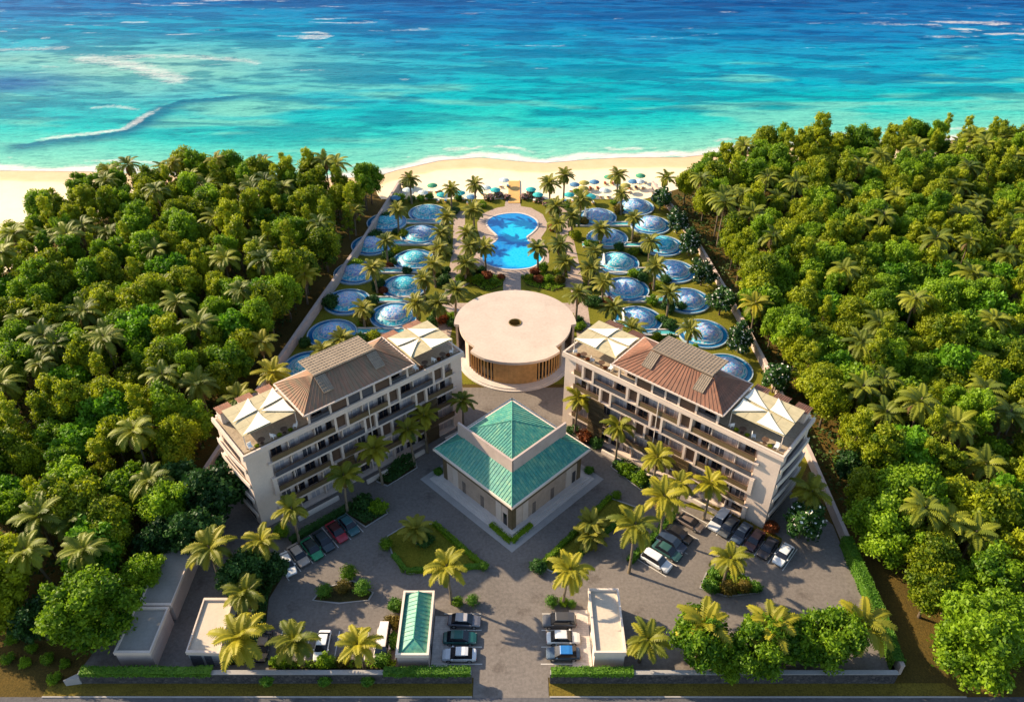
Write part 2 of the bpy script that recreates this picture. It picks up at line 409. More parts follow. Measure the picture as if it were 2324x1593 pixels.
def sea_hue(X, Y):
    d = Y - shore(X)
    warp = (fbm(X * .02, Y * .05, 4) - .5) * 46 * sstep(8, 45, d)
    right = sstep(0, 120, X) * sstep(20, 60, d) * 34
    left = -sstep(-20, -120, X) * sstep(60, 110, d) * 30
    dd = np.clip(d + warp + right + left, 0, 400)
    k = [s[0] for s in STOPS]; cols = np.array([lin(s[1]) for s in STOPS])
    out = np.stack([np.interp(dd, k, cols[:, i]) for i in range(3)], -1)
    # pale sand under shallow water on the western bank, and sand streaks in the middle
    bx, by = at(330, 160); bank = np.exp(-(((X - bx) / 66) ** 2 + ((Y - by) / 30) ** 2)) * (.55 + .75 * fbm(X * .03, Y * .08))
    b2x, b2y = at(60, 140); bank = np.maximum(bank, .8 * np.exp(-(((X - b2x) / 60) ** 2 + ((Y - b2y) / 14) ** 2)))
    b3x, b3y = at(520, 255); bank = np.maximum(bank, .5 * np.exp(-(((X - b3x) / 16) ** 2 + ((Y - b3y) / 9) ** 2)))
    bands = sstep(.56, .74, fbm(X * .022 + 9, Y * .11 + 3, 3)) * sstep(8, 20, d) * (1 - sstep(60, 105, d)) * .75
    for f, col in ((np.clip(bank, 0, .88), (206, 208, 200)), (bands, (172, 214, 200))):
        out = out * (1 - f[..., None]) + np.array(lin(col)) * f[..., None]
    # darker weed and deep streaks, long across the swell
    st = fbm(X * .03 + 40 + .25 * np.sin(Y * .1), Y * .17 + (X * .012), 3)
    dark = sstep(.54, .64, st) * sstep(14, 40, d) * .72
    st2 = fbm(X * .085 + 4, Y * .33 + X * .03, 3); dark = np.maximum(dark, sstep(.54, .68, st2) * sstep(30, 70, d) * .75)
    kk = dark[..., None]
    out = out * (1 - kk) + out * np.array([.15, .45, .62]) * kk
    px, py = at(20, 195); pat = .8 * np.exp(-(((X - px) / 22) ** 2 + ((Y - py) / 11) ** 2))[..., None]
    out = out * (1 - pat) + np.array(lin((8, 92, 170))) * pat
    dw, sd, al = seg_dist(X, Y, WAVE, 1, 1)
    wdk = (np.where(sd < 1, 1, 0) * np.exp(-(dw / 5.4) ** 2) * .9 * np.minimum(1, (1 - al) * 6))[..., None]
    out = out * (1 - wdk) + np.array(lin((0, 112, 150))) * wdk
    return np.clip(out * SEA_GAIN, 0, 1)
def sea_foam(X, Y):
    d = Y - shore(X) + (fbm(X * .12, Y * .1, 4) - .5) * 6.0
    f = np.exp(-((d - 1.2) / 2.6) ** 2) * .95
    f = np.maximum(f, np.exp(-((d - 6.5 - 3 * fbm(X * .05, X * 0, 2)) / 1.3) ** 2) * .6 * sstep(.36, .6, fbm(X * .06 + 3, Y * .05)))
    dw, sd, al = seg_dist(X, Y, WAVE)
    f = np.maximum(f, np.exp(-((dw - 2.5) / 1.7) ** 2) * np.where(sd > 0, 1, 0) * .56 * sstep(0, .1, al) * (1 - sstep(.42, .62, al)))
    for b, wd, s in ((BANKS[0], 5.5, .50), (BANKS[1], 3.0, .40), (BANKS[2], 2.6, .36), (BANKS[3], 1.5, .40)):
        db, _, al = seg_dist(X, Y, b); f = np.maximum(f, np.exp(-(db / wd) ** 2) * s)
    far = .8 * sstep(.70, .78, fbm(X * .035 + 70, Y * .20 + 12, 3)) * sstep(310, 350, Y) * (1 - sstep(-90, -30, X)) * .55
    f = np.maximum(f, far)
    ex, ey = at(2220, 70); sp = np.exp(-(((X - ex) / 45) ** 2 + ((Y - ey) / 26) ** 2)) * sstep(.52, .66, fbm(X * .06 + 5, Y * .25, 3)) * .55
    f = np.maximum(f, sp)
    up = sstep(.74, .80, fbm(X * .05 + 21, Y * .3 + 2, 3)) * sstep(45, 90, d) * .5
    return np.clip(np.maximum(f, up * .5), 0, 1)
def sea_z(X, Y):
    d = np.clip((Y - shore(X)) / 40, 0, 1)
    return .12 + d * .5 + d * (.35 * np.sin(Y * .42 + 2.2 * fbm(X * .02, Y * .03) * 6) * fbm(X * .03, Y * .06) + .25 * (fbm(X * .07, Y * .22, 3) - .5))
xs = np.linspace(-330, 330, 560)
tag(grid_mesh('sea', xs, lambda x: shore(x) - .2, lambda x: 0 * x + 520, 300, sea_z, M['sea'], {'hue': sea_hue, 'foam': sea_foam}), kind='structure')
m = MB()
m.add([(-9000, 519, .02), (9000, 519, .02), (9000, 15000, .02), (-9000, 15000, .02), (-9000, 222, .02), (-329, 222, .02), (-329, 519, .02), (329, 249, .02), (9000, 249, .02), (329, 519, .02)],
      [(0, 1, 2, 3), (4, 5, 6, 0), (7, 8, 1, 9)])
tag(m.build('deep_sea', water('deep_water', [(.003, .06, .24), (.004, .085, .30)], .05, .3)), kind='structure')

# court, lawns, road
sheet('courtyard', [(-57, 58.2), (49.8, 58.2), (50.2, 84), (45, 92), (12, 113), (10, 118), (-10, 118), (-13, 113), (-46, 90), (-52, 84), (-52, 78.8)], .02, M['court'])
sheet('driveway', [(-5.0, 55.4), (4.7, 55.4), (4.7, 58.3), (-5.0, 58.3)], .024, M['court'])
sheet('road', [(-400, 40), (400, 40), (400, 55.5), (-400, 55.5)], .02, M['road'])
sheet('verge', [(-60, 55.6), (-5.1, 55.6), (-5.1, 57.4), (-60, 57.4)], .028, M['verge'])
sheet('verge', [(4.8, 55.6), (58, 55.6), (56, 57.4), (4.8, 57.4)], .028, M['verge'])
m = MB()
for x0, x1 in ((-60, -5.1), (4.8, 58)): m.box(x0, x1, 55.38, 55.56, 0, .13)
tag(m.build('kerb', M['concrete']), kind='structure')
WL = [(-31.2, 206.5), (-33.6, 190), (-36.5, 172), (-41.6, 146), (-46.0, 122), (-49.2, 103), (-51.6, 88)]
WR = [(39.2, 206.5), (42.5, 190), (45.5, 170), (47.3, 152), (48.8, 134), (49.9, 116), (50.6, 98), (50.7, 80)]
sheet('lawn', [*WL[:6], (-30, 104), (-15, 119), (-11, 119), (11, 119), (16, 119), (30, 105), (47, 92), *WR[::-1][1:-1], (38.3, 199.5), (-32, 199.5)], .02, M['lawn'])

# ------------------------------------------------------------------ plants
def quads_mesh(name, Q, tint, mats, mi=None):
    """Q: (n,4,3) quads, tint: (n,) -> mesh with the tint attribute"""
    n = len(Q); me = bpy.data.meshes.new(name)
    me.vertices.add(n * 4); me.vertices.foreach_set('co', Q.reshape(-1).astype(np.float32))
    me.loops.add(n * 4); me.loops.foreach_set('vertex_index', np.arange(n * 4, dtype=np.int32))
    me.polygons.add(n); me.polygons.foreach_set('loop_start', np.arange(0, n * 4, 4, dtype=np.int32))
    for m_ in mats: me.materials.append(m_)
    if mi is not None: me.polygons.foreach_set('material_index', mi.astype(np.int32))
    a = me.attributes.new('tint', 'FLOAT', 'POINT'); a.data.foreach_set('value', np.repeat(tint, 4).astype(np.float32))
    me.update(calc_edges=True); me.validate()
    return me
def unit(v): return v / np.maximum(1e-9, np.linalg.norm(v, axis=-1, keepdims=True))
def leaf_quads(rng, P, N, size, aspect=.62):
    """leaf rhombs at P facing N"""
    n = len(P); a = unit(rng.normal(size=(n, 3))); t = unit(np.cross(N, a)); b = np.cross(N, t)
    s = size * rng.uniform(.65, 1.3, (n, 1))
    return np.stack([P - t * s, P - b * s * aspect, P + t * s, P + b * s * aspect], 1)
ICO = None
def ico():
    global ICO
    if ICO is None:
        b = bmesh.new(); bmesh.ops.create_icosphere(b, subdivisions=2, radius=1)
        ICO = np.array([[v.co[:] for v in (f.verts[0], f.verts[1], f.verts[2])] for f in b.faces]); b.free()
    return ICO
def crown_arrays(seed, clumps, per_m2, size, out=.75, tvar=.5, flower=0):
    rng = np.random.default_rng(seed); QS = []; TS = []; MI = []
    Cc = np.array([c[0] for c in clumps]); Rr = np.array([c[1] for c in clumps])
    for k, (c, r) in enumerate(clumps):
        n = int(per_m2 * 4 * math.pi * r * r); tb = .5 + rng.uniform(-tvar, tvar) * .6
        d = unit(rng.normal(size=(n, 3)) + np.array([0, 0, .25]))
        lump = 1 + .22 * np.sin(d[:, 0] * 5 + k) * np.sin(d[:, 1] * 5 + 2 * k) * np.sin(d[:, 2] * 4)
        rad = r * (.72 + .55 * rng.random(n) ** 1.5) * lump
        P = np.array(c) + d * rad[:, None] * np.array([1, 1, .88])
        dist = np.linalg.norm(P[:, None, :] - Cc[None], axis=2) / Rr[None]; dist[:, k] = 9
        keep = dist.min(1) > .68; P = P[keep]; dk = d[keep]
        N = unit(dk * out + rng.normal(size=P.shape) * .55)
        QS.append(leaf_quads(rng, P, N, size)); TS.append(np.clip(tb + rng.normal(0, .16, len(P)), .0, 1.0))
        fl = (rng.random(len(P)) < flower).astype(int); MI.append(fl)
        I = ico() * r * .70 * np.array([1, 1, .88]) + np.array(c)
        QS.append(np.concatenate([I, I[:, 2:3]], 1)); TS.append(np.full(len(I), max(.0, tb - .1))); MI.append(np.zeros(len(I), int))
    return np.concatenate(QS), np.concatenate(TS), np.concatenate(MI)
def quads_fix(Q):
    """a triangle given as a quad with a doubled corner becomes a thin proper quad"""
    same = np.linalg.norm(Q[:, 2] - Q[:, 3], axis=1) < 1e-7
    Q[same, 3] = Q[same, 2] * .5 + Q[same, 0] * .5
    return Q
def crown_mesh(name, seed, clumps, per_m2, size, mats, **kw):
    Q, T, MI = crown_arrays(seed, clumps, per_m2, size, **kw)
    return quads_mesh(name, quads_fix(Q), T, mats, MI if len(mats) > 1 else None)
def clumps_round(seed, Rx, z0, z1, n, rr, flat=0):
    rng = random.Random(seed); out = []; n = int(n * 1.45); rr = (rr[0] * .62, rr[1] * .88)
    zc = (z0 + z1) / 2; hz = (z1 - z0) / 2
    out.append(((0, 0, zc - hz * .1), min(Rx, hz) * .62))
    for i in range(n):
        z = -0.55 + 1.5 * (i + .5) / n; z = min(.95, z); a = i * 2.39996 + rng.uniform(-.4, .4)
        rad = math.sqrt(max(.05, 1 - z * z)) * rng.uniform(.60, .92)
        r = rng.uniform(*rr); lob = 1 + .22 * math.sin(2 * a + seed) + .12 * math.sin(5 * a + seed * 2)
        out.append(((math.cos(a) * rad * lob * (Rx - r * .4), math.sin(a) * rad * lob * (Rx - r * .4), zc + z * (hz - r * .4) + rng.uniform(-.5, .7)), r))
    return out
def trunk_mb(h, r, limbs, seed, spread):
    rng = random.Random(seed); m = MB()
    pts = [(0, 0, -.2)] + [(rng.uniform(-.15, .15) * i, rng.uniform(-.15, .15) * i, h * i / 4) for i in range(1, 5)]
    m.tube(pts, [r * 1.35, r, r * .85, r * .7, r * .5], 0, 7)
    for k in range(limbs):
        a = k * 2 * math.pi / limbs + rng.uniform(-.4, .4); b = pts[2 + k % 2]
        e = (b[0] + math.cos(a) * spread, b[1] + math.sin(a) * spread, b[2] + h * rng.uniform(.35, .6))
        mid = tuple((p + q) / 2 + rng.uniform(-.2, .2) for p, q in zip(b, e))
        m.tube([b, mid, e], [r * .5, r * .36, r * .18], 0, 5)
    return m
TREES = {}
def make_tree(key, name, cl, dens, size, mats, th, tr, spread, seed, **kw):
    me = crown_mesh(name + '_crown', seed, cl, dens, size, mats, **kw)
    tb = trunk_mb(th, tr, 5, seed, spread)
    o = tb.build('trunk', M['bark'], None, fix=False); tm = o.data; bpy.data.objects.remove(o)
    TREES[key] = (name, me, tm)
FM = ['leaf_olive', 'leaf_green', 'leaf_bright', 'leaf_dark']
for i, (mat, s) in enumerate((('leaf_olive', 1), ('leaf_green', 2), ('leaf_olive', 3), ('leaf_green', 4))):
    make_tree('bushy%d' % i, 'broadleaf_tree', clumps_round(s, 3.9, 2.6, 10.2, 17, (1.15, 1.9)), 11, .26, [M[mat]], 6.5, .24, 2.2, s)
for i, (mat, s) in enumerate((('leaf_olive', 11), ('leaf_green', 12))):
    make_tree('tall%d' % i, 'slender_tree', clumps_round(s, 3.0, 2.6, 12.6, 17, (.95, 1.6)), 12, .24, [M[mat]], 7, .22, 1.2, s)
for i, s in enumerate((21, 22)):
    make_tree('broad%d' % i, 'spreading_tree', clumps_round(s, 4.9, 3.2, 9.2, 22, (1.2, 1.9)), 8, .36, [M['leaf_bright']], 6, .3, 3, s, out=.5)
make_tree('dark0', 'broadleaf_tree', clumps_round(31, 3.8, 1.4, 8.4, 18, (1.1, 1.8)), 10, .30, [M['leaf_dark']], 5, .24, 2.3, 31)
def feather_clumps(seed):
    rng = random.Random(seed); out = [((0, 0, 6), 1.3)]
    for i in range(26):
        z = 3.5 + 9.5 * (i / 26); r = 2.6 * (1 - (z - 3.5) / 11) + .25; a = i * 2.4
        out.append(((math.cos(a) * r * rng.uniform(.5, 1), math.sin(a) * r * rng.uniform(.5, 1), z), rng.uniform(.5, .85)))
    return out
make_tree('feathery0', 'feathery_tree', feather_clumps(41), 16, .17, [M['leaf_olive']], 7.5, .15, .8, 41)
make_tree('bigleaf0', 'leafy_tree', clumps_round(52, 4.2, 1.0, 8.2, 20, (1.2, 1.9)), 9, .32, [M['leaf_green']], 5.5, .28, 2.6, 52, out=.6)
make_tree('huge0', 'leafy_tree', clumps_round(72, 6.0, .8, 11.2, 34, (1.3, 2.1)), 10, .27, [M['leaf_green']], 7.5, .36, 3.6, 72, out=.6)
make_tree('bigleaf1', 'leafy_tree', clumps_round(75, 4.2, .8, 8.0, 22, (1.1, 1.8)), 12, .24, [M['leaf_green']], 5.5, .28, 2.6, 75, out=.6)
make_tree('frangipani', 'frangipani_tree', clumps_round(61, 2.7, .9, 5.2, 14, (.75, 1.25)), 16, .22, [M['leaf_dark'], M['petal_white']], 3.2, .16, 1.5, 61, flower=.09)

def frond_quads(rng, az, e0, L, droop, ll, nst, tint, base):
    """one feather frond: a rachis with drooping leaflets on both sides"""
    seg = 10; p = np.array(base, float); pts = [p.copy()]; tans = []
    curl = rng.uniform(-.45, .45)
    for i in range(seg):
        t = (i + .5) / seg; az = az + curl / seg; e = e0 - droop * t ** 1.25
        d = np.array([math.cos(az) * math.cos(e), math.sin(az) * math.cos(e), math.sin(e)]); tans.append(d)
        p = p + d * L / seg; pts.append(p.copy())
    pts = np.array(pts); side = np.array([-math.sin(az), math.cos(az), 0.]); Q = []
    for i in range(seg):
        wd = .05 * (1 - i / seg) + .015
        Q.append([pts[i] - side * wd, pts[i] + side * wd, pts[i + 1] + side * wd, pts[i + 1] - side * wd])
    for k in range(nst):
        t = .10 + .90 * (k + .5) / nst; x = t * seg; i = min(seg - 1, int(x)); b = pts[i] + (pts[i + 1] - pts[i]) * (x - i); tg = tans[i]
        up = np.cross(tg, side); up = up if up[2] > 0 else -up
        for sg in (-1, 1):
            l = ll * (.40 + .60 * math.sin(math.pi * min(1, t * .95 + .08))) * rng.uniform(.85, 1.12)
            d = side * sg * .80 + tg * .52 + up * .18; d /= np.linalg.norm(d)
            mid = b + d * l * .55; d2 = d + np.array([0, 0, -.55]); d2 /= np.linalg.norm(d2); tip = mid + d2 * l * .5
            wv = tg * (L / nst) * .50
            Q.append([b - wv, b + wv, mid + wv * .9, mid - wv * .9]); Q.append([mid - wv * .9, mid + wv * .9, tip + wv * .25, tip - wv * .25])
    return Q, [tint] * len(Q)
def palm_crown(name, seed, n, L, ll, mat, elev=(1.35, -.25), droop=(.9, 1.5), nst=13):
    rng = np.random.default_rng(seed); Q = []; T = []
    for i in range(n):
        f = (i + .5) / n; e0 = elev[0] * (1 - f ** .8) + elev[1] * f ** .8 + rng.uniform(-.12, .12)
        az = i * 2.39996 + rng.uniform(-.25, .25)
        q, t = frond_quads(rng, az, e0, L * rng.uniform(.85, 1.1) * (.80 + .2 * math.sin(math.pi * f)), rng.uniform(*droop), ll, nst, float(np.clip(.6 + rng.normal(0, .2), .05, 1)), (0, 0, 0))
        Q += q; T += t
    ng = len(Q)
    for i in range(4):
        q, t = frond_quads(rng, i * 1.7 + rng.uniform(0, 1), -.75 - .15 * i, L * .72, .9, ll * .8, nst - 3, .5, (0, 0, -.1)); Q += q; T += t
    return quads_mesh(name, np.array(Q), np.array(T), [mat, M['leaf_dry']], np.array([0] * ng + [1] * (len(Q) - ng)))
PALM = {}
for i in range(3):
    PALM['coco%d' % i] = palm_crown('palm_crown', 100 + i, 19, 3.5, .80, M['leaf_palm'])
    PALM['forest%d' % i] = palm_crown('palm_crown', 110 + i, 20, 3.9, .85, M['leaf_forest_palm'], droop=(1.1, 1.8))
    PALM['date%d' % i] = palm_crown('palm_crown', 120 + i, 27, 2.75, .62, M['leaf_date'], elev=(1.4, -.5), droop=(.8, 1.4), nst=12)
m = MB(); m.tube([(0, 0, -.02), (.05, 0, .3), (.18, .03, .6), (.38, .05, .85), (.5, .05, 1.01)], [.26, .19, .17, .15, .16], 0, 8)
o = m.build('trunk', M['palm_bark'], fix=False); PTRUNK = o.data; bpy.data.objects.remove(o)
m = MB(); m.tube([(0, 0, -.02), (0, 0, .1), (0, 0, .5), (0, 0, 1.0)], [.34, .27, .24, .25], 0, 8)
o = m.build('trunk', M['palm_bark'], fix=False); DTRUNK = o.data; bpy.data.objects.remove(o)
def mesh_obj(name, me, parent=None, loc=(0, 0, 0), scale=(1, 1, 1), rz=0):
    o = bpy.data.objects.new(name, me); C.objects.link(o); o.parent = parent; o.location = loc; o.scale = scale; o.rotation_euler = (0, 0, rz)
    return o
RND = random.Random(3)
def palm(x, y, h, kind, label, group=None, s=1.0, rz=None, z=0):
    rz = RND.uniform(0, 6.28) if rz is None else rz
    t = thing('palm_tree', label, 'palm', (x, y, z), rz, group); t.rotation_euler = (RND.uniform(-.06, .06), RND.uniform(-.06, .06), rz)
    d = kind.startswith('date')
    mesh_obj('trunk', DTRUNK if d else PTRUNK, t, (0, 0, 0), (1, 1, h))
    mesh_obj('crown', PALM[kind], t, (0, 0, h) if d else (.5, .05, h), (s, s, s), RND.uniform(0, 6.28))
    return t
def palm_px(cx, cy, h, kind, label, group=None, s=1.0):
    """a palm whose crown centre is seen at that pixel of the photograph"""
    x, y = at(cx, cy, h); rz = RND.uniform(0, 6.28)
    d = kind.startswith('date'); ox = 0 if d else .5
    return palm(x - ox * math.cos(rz), y - ox * math.sin(rz), h, kind, label, group, s, rz)
def tree(key, x, y, label, group=None, s=1.0, sz=1.0, rz=None, z=0):
    n, cm, tm = TREES[key]
    t = thing(n, label, 'tree', (x, y, z), RND.uniform(0, 6.28) if rz is None else rz, group)
    mesh_obj('trunk', tm, t, (0, 0, 0), (s, s, s * sz)); mesh_obj('crown', cm, t, (0, 0, 0), (s, s, s * sz))
    return t
SHRUB = {}
for i, (mat, s) in enumerate((('leaf_hedge', 1), ('leaf_green', 2), ('leaf_dark', 3), ('leaf_gold', 4), ('leaf_red', 5), ('leaf_olive', 6))):
    rng = random.Random(s); cl = [((0, 0, .55), .62)] + [((.5 * math.cos(a), .5 * math.sin(a), rng.uniform(.35, .7)), rng.uniform(.3, .48)) for a in np.linspace(0, 5.6, 7)]
    SHRUB[mat] = crown_mesh('shrub', 200 + s, cl, 75, .10, [M[mat]])
cl = [((0, 0, .78), .80)]
SHRUB['ball'] = crown_mesh('shrub', 210, cl, 170, .085, [M['leaf_hedge']], out=1.1)
SHRUB['ball_dark'] = crown_mesh('shrub', 211, cl, 170, .085, [M['leaf_green']], out=1.1)
SHRUB['ball_gold'] = crown_mesh('shrub', 212, cl, 170, .085, [M['leaf_gold']], out=1.1)
rng = random.Random(9); cl = [((0, 0, .6), .6)] + [((.55 * math.cos(a), .55 * math.sin(a), rng.uniform(.4, .8)), rng.uniform(.3, .5)) for a in np.linspace(0, 5.6, 7)]
SHRUB['pink'] = crown_mesh('shrub', 213, cl, 75, .11, [M['leaf_dark'], M['petal_pink']], flower=.4)
def shrub(kind, x, y, s, label, group=None, name='shrub', z=0, sz=1.0):
    o = mesh_obj(name, SHRUB[kind], None, (x, y, z), (s, s, s * sz), RND.uniform(0, 6.28))
    return tag(o, label, 'shrub', group)
def hedge(name, label, pts, wd, h, mat, cat='hedge', dens=45, size=.12, z0=0, group=None):
    """a clipped run: dense leaves over a solid core that follows the line pts"""
    rng = np.random.default_rng(int(abs(pts[0][0] * 7 + pts[0][1] * 13)) + 5); QS = []
    for (ax, ay), (bx, by) in zip(pts[:-1], pts[1:]):
        L = math.hypot(bx - ax, by - ay); tx, ty = (bx - ax) / L, (by - ay) / L; nx, ny = -ty, tx
        n = int(dens * L * (wd + 2 * h)); s = rng.random(n) * (wd + 2 * h); u = rng.random(n) * L
        side = np.where(s < h, -1, np.where(s < h + wd, 0, 1))
        off = np.where(side == -1, -wd / 2, np.where(side == 1, wd / 2, s - h - wd / 2)); zz = np.where(side == -1, s, np.where(side == 1, s - h - wd, h))
        bumpy = (fbm(u * .9 + ax, off * .9 + zz, 3) - .45) * .5
        nv = np.stack([side * nx, side * ny, np.where(side == 0, 1., .2)], -1)
        P = np.stack([ax + tx * u + nx * off, ay + ty * u + ny * off, z0 + zz], -1) + nv * bumpy[:, None] * np.array([1, 1, 1])
        QS.append(leaf_quads(rng, P, unit(nv + rng.normal(size=P.shape) * .6), size))
        c = []
        for w_, z_ in ((-wd / 2 + .08, z0), (wd / 2 - .08, z0), (wd / 2 - .08, z0 + h - .1), (-wd / 2 + .08, z0 + h - .1)):
            c.append([(ax + nx * w_, ay + ny * w_, z_), (bx + nx * w_, by + ny * w_, z_)])
        for i in range(4):
            j = (i + 1) % 4; QS.append(np.array([[c[i][0], c[i][1], c[j][1], c[j][0]]]))
    Q = np.concatenate(QS); T = np.clip(.5 + np.random.default_rng(1).normal(0, .22, len(Q)), 0, 1)
    return tag(mesh_obj(name, quads_mesh(name, Q, T, [mat])), label, cat, group)
def cover(name, polys, n, zr, size, mat):
    """low ground cover nobody could count: one object of kind stuff"""
    rng = np.random.default_rng(len(name) + n); QS = []; ar = []
    for pl in polys:
        a = np.array(pl); ar.append(abs(np.dot(a[:, 0], np.roll(a[:, 1], 1)) - np.dot(a[:, 1], np.roll(a[:, 0], 1))) / 2)
    for pl, A in zip(polys, ar):
        a = np.array(pl); k = int(n * A / sum(ar)); got = []
        lo, hi = a.min(0), a.max(0)
        while sum(map(len, got)) < k:
            p = rng.uniform(lo, hi, (k * 2, 2)); ins = np.zeros(len(p), bool)
            for i in range(len(a)):
                x1, y1 = a[i]; x2, y2 = a[i - 1]
                cr = (y1 > p[:, 1]) != (y2 > p[:, 1])
                with np.errstate(divide='ignore', invalid='ignore'):
                    ins ^= cr & (p[:, 0] < (x2 - x1) * (p[:, 1] - y1) / (y2 - y1) + x1)
            got.append(p[ins])
        p = np.concatenate(got)[:k]; hz = zr[0] + (zr[1] - zr[0]) * np.clip(fbm(p[:, 0] * .35, p[:, 1] * .35, 3) * 1.5 - .25, 0, 1) * rng.uniform(.6, 1, k)
        P = np.concatenate([p, hz[:, None]], 1); QS.append(leaf_quads(rng, P, unit(np.array([0, 0, 1.]) + rng.normal(size=P.shape) * .6), size))
    Q = np.concatenate(QS)
    T = np.clip(fbm(Q[:, 0, 0] * .5, Q[:, 0, 1] * .5, 3) + rng.normal(0, .15, len(Q)), 0, 1)
    return tag(mesh_obj(name, quads_mesh(name, Q, T, [mat])), kind='stuff')

# ------------------------------------------------------------------ the two woods
def in_view(x, y, pad=7):
    d = y * math.cos(R(PITCH)) + (CAM_H - 8) * math.sin(R(PITCH)); return abs(x) < d * 1162 / (LENS / 36 * 2324) + pad
LOOK = {'bushy0': 'rounded olive green tree', 'bushy1': 'rounded leaf green tree', 'bushy2': 'lumpy olive green tree', 'bushy3': 'lumpy fresh green tree', 'tall0': 'tall slim olive tree',
        'tall1': 'tall slim green tree', 'broad0': 'wide bright green tree', 'broad1': 'spreading bright green tree', 'dark0': 'dark dense green tree', 'feathery0': 'thin feathery tree',
        'bigleaf0': 'large leaved green tree', 'palm': 'feather leaved palm'}
def wood(side):
    rng = random.Random(11 if side == 'left' else 12); row = 0; Y = 232 if side == 'right' else 203
    while Y > 57:
        row += 1; k = 0; off = rng.uniform(0, 3)
        if side == 'left':
            x0 = np.interp(Y, [60, 82, 84, 103, 122, 172, 206], [-57.5, -57.5, -54, -53, -50.5, -42, -36.5]); lim = -200
        else:
            x0 = np.interp(Y, [57, 67, 75, 83, 98, 115, 135, 156, 171, 192, 205], [63, 60, 58.5, 57, 56.5, 53.5, 52, 51.5, 50.5, 47.5, 43]); lim = 200
        sgn = -1 if side == 'left' else 1; x = x0 + sgn * off * .4
        while abs(x) < 200:
            xx, yy = x + rng.uniform(-1.3, 1.3), Y + rng.uniform(-1.7, 1.7)
            x += sgn * rng.uniform(4.7, 6.3)
            ok = in_view(xx, yy)
            if side == 'left':
                if yy > 158 and xx < np.interp(yy, [158, 163, 181, 191, 200, 206], [-122, -117, -117, -113, -107, -95]): ok = False
                if yy > np.interp(xx, [-110, -93, -72, -55, -38], [199, 204, 206, 205, 202]): ok = False
                if yy < 66: ok = False
            else:
                if yy > np.interp(xx, [42, 53, 68, 83, 95, 150], [197, 209, 221, 226, 225, 231]): ok = False
                if yy < np.interp(xx, [60, 63, 70], [66, 60, 57]): ok = False
            if not ok: continue
            k += 1; q = rng.random(); edge = side == 'left' and k <= 1
            pl = q < .18
            key = rng.choice(['bushy0', 'bushy1', 'bushy2', 'bushy3', 'bushy0', 'bushy2', 'tall0', 'tall1', 'tall0', 'broad0', 'broad1', 'bigleaf0', 'feathery0']) if Y < 150 else \
                rng.choice(['bushy0', 'bushy1', 'bushy2', 'bushy3', 'tall0', 'tall0', 'tall1', 'feathery0', 'feathery0'])
            lab = '%s, %s from the wall in the %s row inland, %s wood' % (LOOK['palm' if pl else key], ORD[k], ORD[row], side)
            g = 'trees of the %s wood' % side
            if pl: palm(xx, yy, rng.uniform(7.5, 11.5), 'forest%d' % rng.randrange(3), lab, g, rng.uniform(.9, 1.2))
            else: sc_ = rng.uniform(.66, 1.05); tree(key, xx, yy, lab, g, sc_, rng.uniform(.9, 1.3) * (.9 / sc_) ** .5)
        Y -= 5.3
wood('left'); wood('right')
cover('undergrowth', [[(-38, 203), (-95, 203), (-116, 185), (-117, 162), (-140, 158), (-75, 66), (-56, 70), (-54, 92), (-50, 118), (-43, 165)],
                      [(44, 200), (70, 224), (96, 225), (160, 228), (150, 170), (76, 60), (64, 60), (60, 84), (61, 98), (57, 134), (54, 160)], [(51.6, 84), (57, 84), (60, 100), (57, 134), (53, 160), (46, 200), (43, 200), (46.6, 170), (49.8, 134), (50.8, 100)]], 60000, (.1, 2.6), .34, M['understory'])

# ------------------------------------------------------------------ walls round the compound
def wall_run(name, label, pts, h, t, mats, cat='wall', cap=True):
    n = len(pts); L = []; Rr = []
    for i in range(n):
        a = Vector(pts[max(0, i - 1)]); b = Vector(pts[min(n - 1, i + 1)]); d = (b - a).normalized(); nn = Vector((-d.y, d.x)); p = Vector(pts[i])
        L.append(p + nn * t / 2); Rr.append(p - nn * t / 2)
    root = thing(name, label, cat)
    m = MB(); poly = [tuple(p) for p in L] + [tuple(p) for p in Rr[::-1]]
    for i in range(n - 1):
        a, b, c, d = L[i], L[i + 1], Rr[i + 1], Rr[i]; m.prism([tuple(a), tuple(b), tuple(c), tuple(d)], 0, h)
    m.build('masonry', mats[0], root)
    if cap:
        m = MB()
        for i in range(n - 1):
            k = 1 + .12 / t
            q = [(Vector(pts[i]) + (L[i] - Vector(pts[i])) * k), (Vector(pts[i + 1]) + (L[i + 1] - Vector(pts[i + 1])) * k), (Vector(pts[i + 1]) + (Rr[i + 1] - Vector(pts[i + 1])) * k), (Vector(pts[i]) + (Rr[i] - Vector(pts[i])) * k)]
            m.prism([tuple(v) for v in q], h + .003, h + .12)
        m.build('coping', mats[1], root)
    return root
wall_run('boundary_wall', 'long pale pinkish wall between the left wood and the dome garden', WL, 2.3, .55, (M['stone_pink'], M['stone_pink']))
wall_run('boundary_wall', 'long pale wall between the frangipani row and the right wood', WR, 1.9, .5, (M['stone_pink'], M['stone_pink']))
wall_run('boundary_wall', 'ivy topped wall along the right car park edge', [(50.7, 79.7), (50.9, 70), (50.6, 58.6)], 1.9, .45, (M['stone_pink'], M['stone_pink']))
hedge('ivy', 'bright green ivy spilling over the right car park wall', [(50.55, 80), (50.75, 70), (50.4, 59.2)], 1.5, 2.25, M['leaf_hedge'], 'ivy')
wall_run('stone_wall', 'dark rubble front wall left of the gate, hedges on its ends', [(-55.6, 57.6), (-5.2, 57.6)], 2.1, .5, (M['rubble'], M['concrete']))
wall_run('stone_wall', 'dark rubble front wall right of the gate, trees leaning over it', [(4.9, 57.6), (49.5, 57.6)], 2.1, .5, (M['rubble'], M['concrete']))
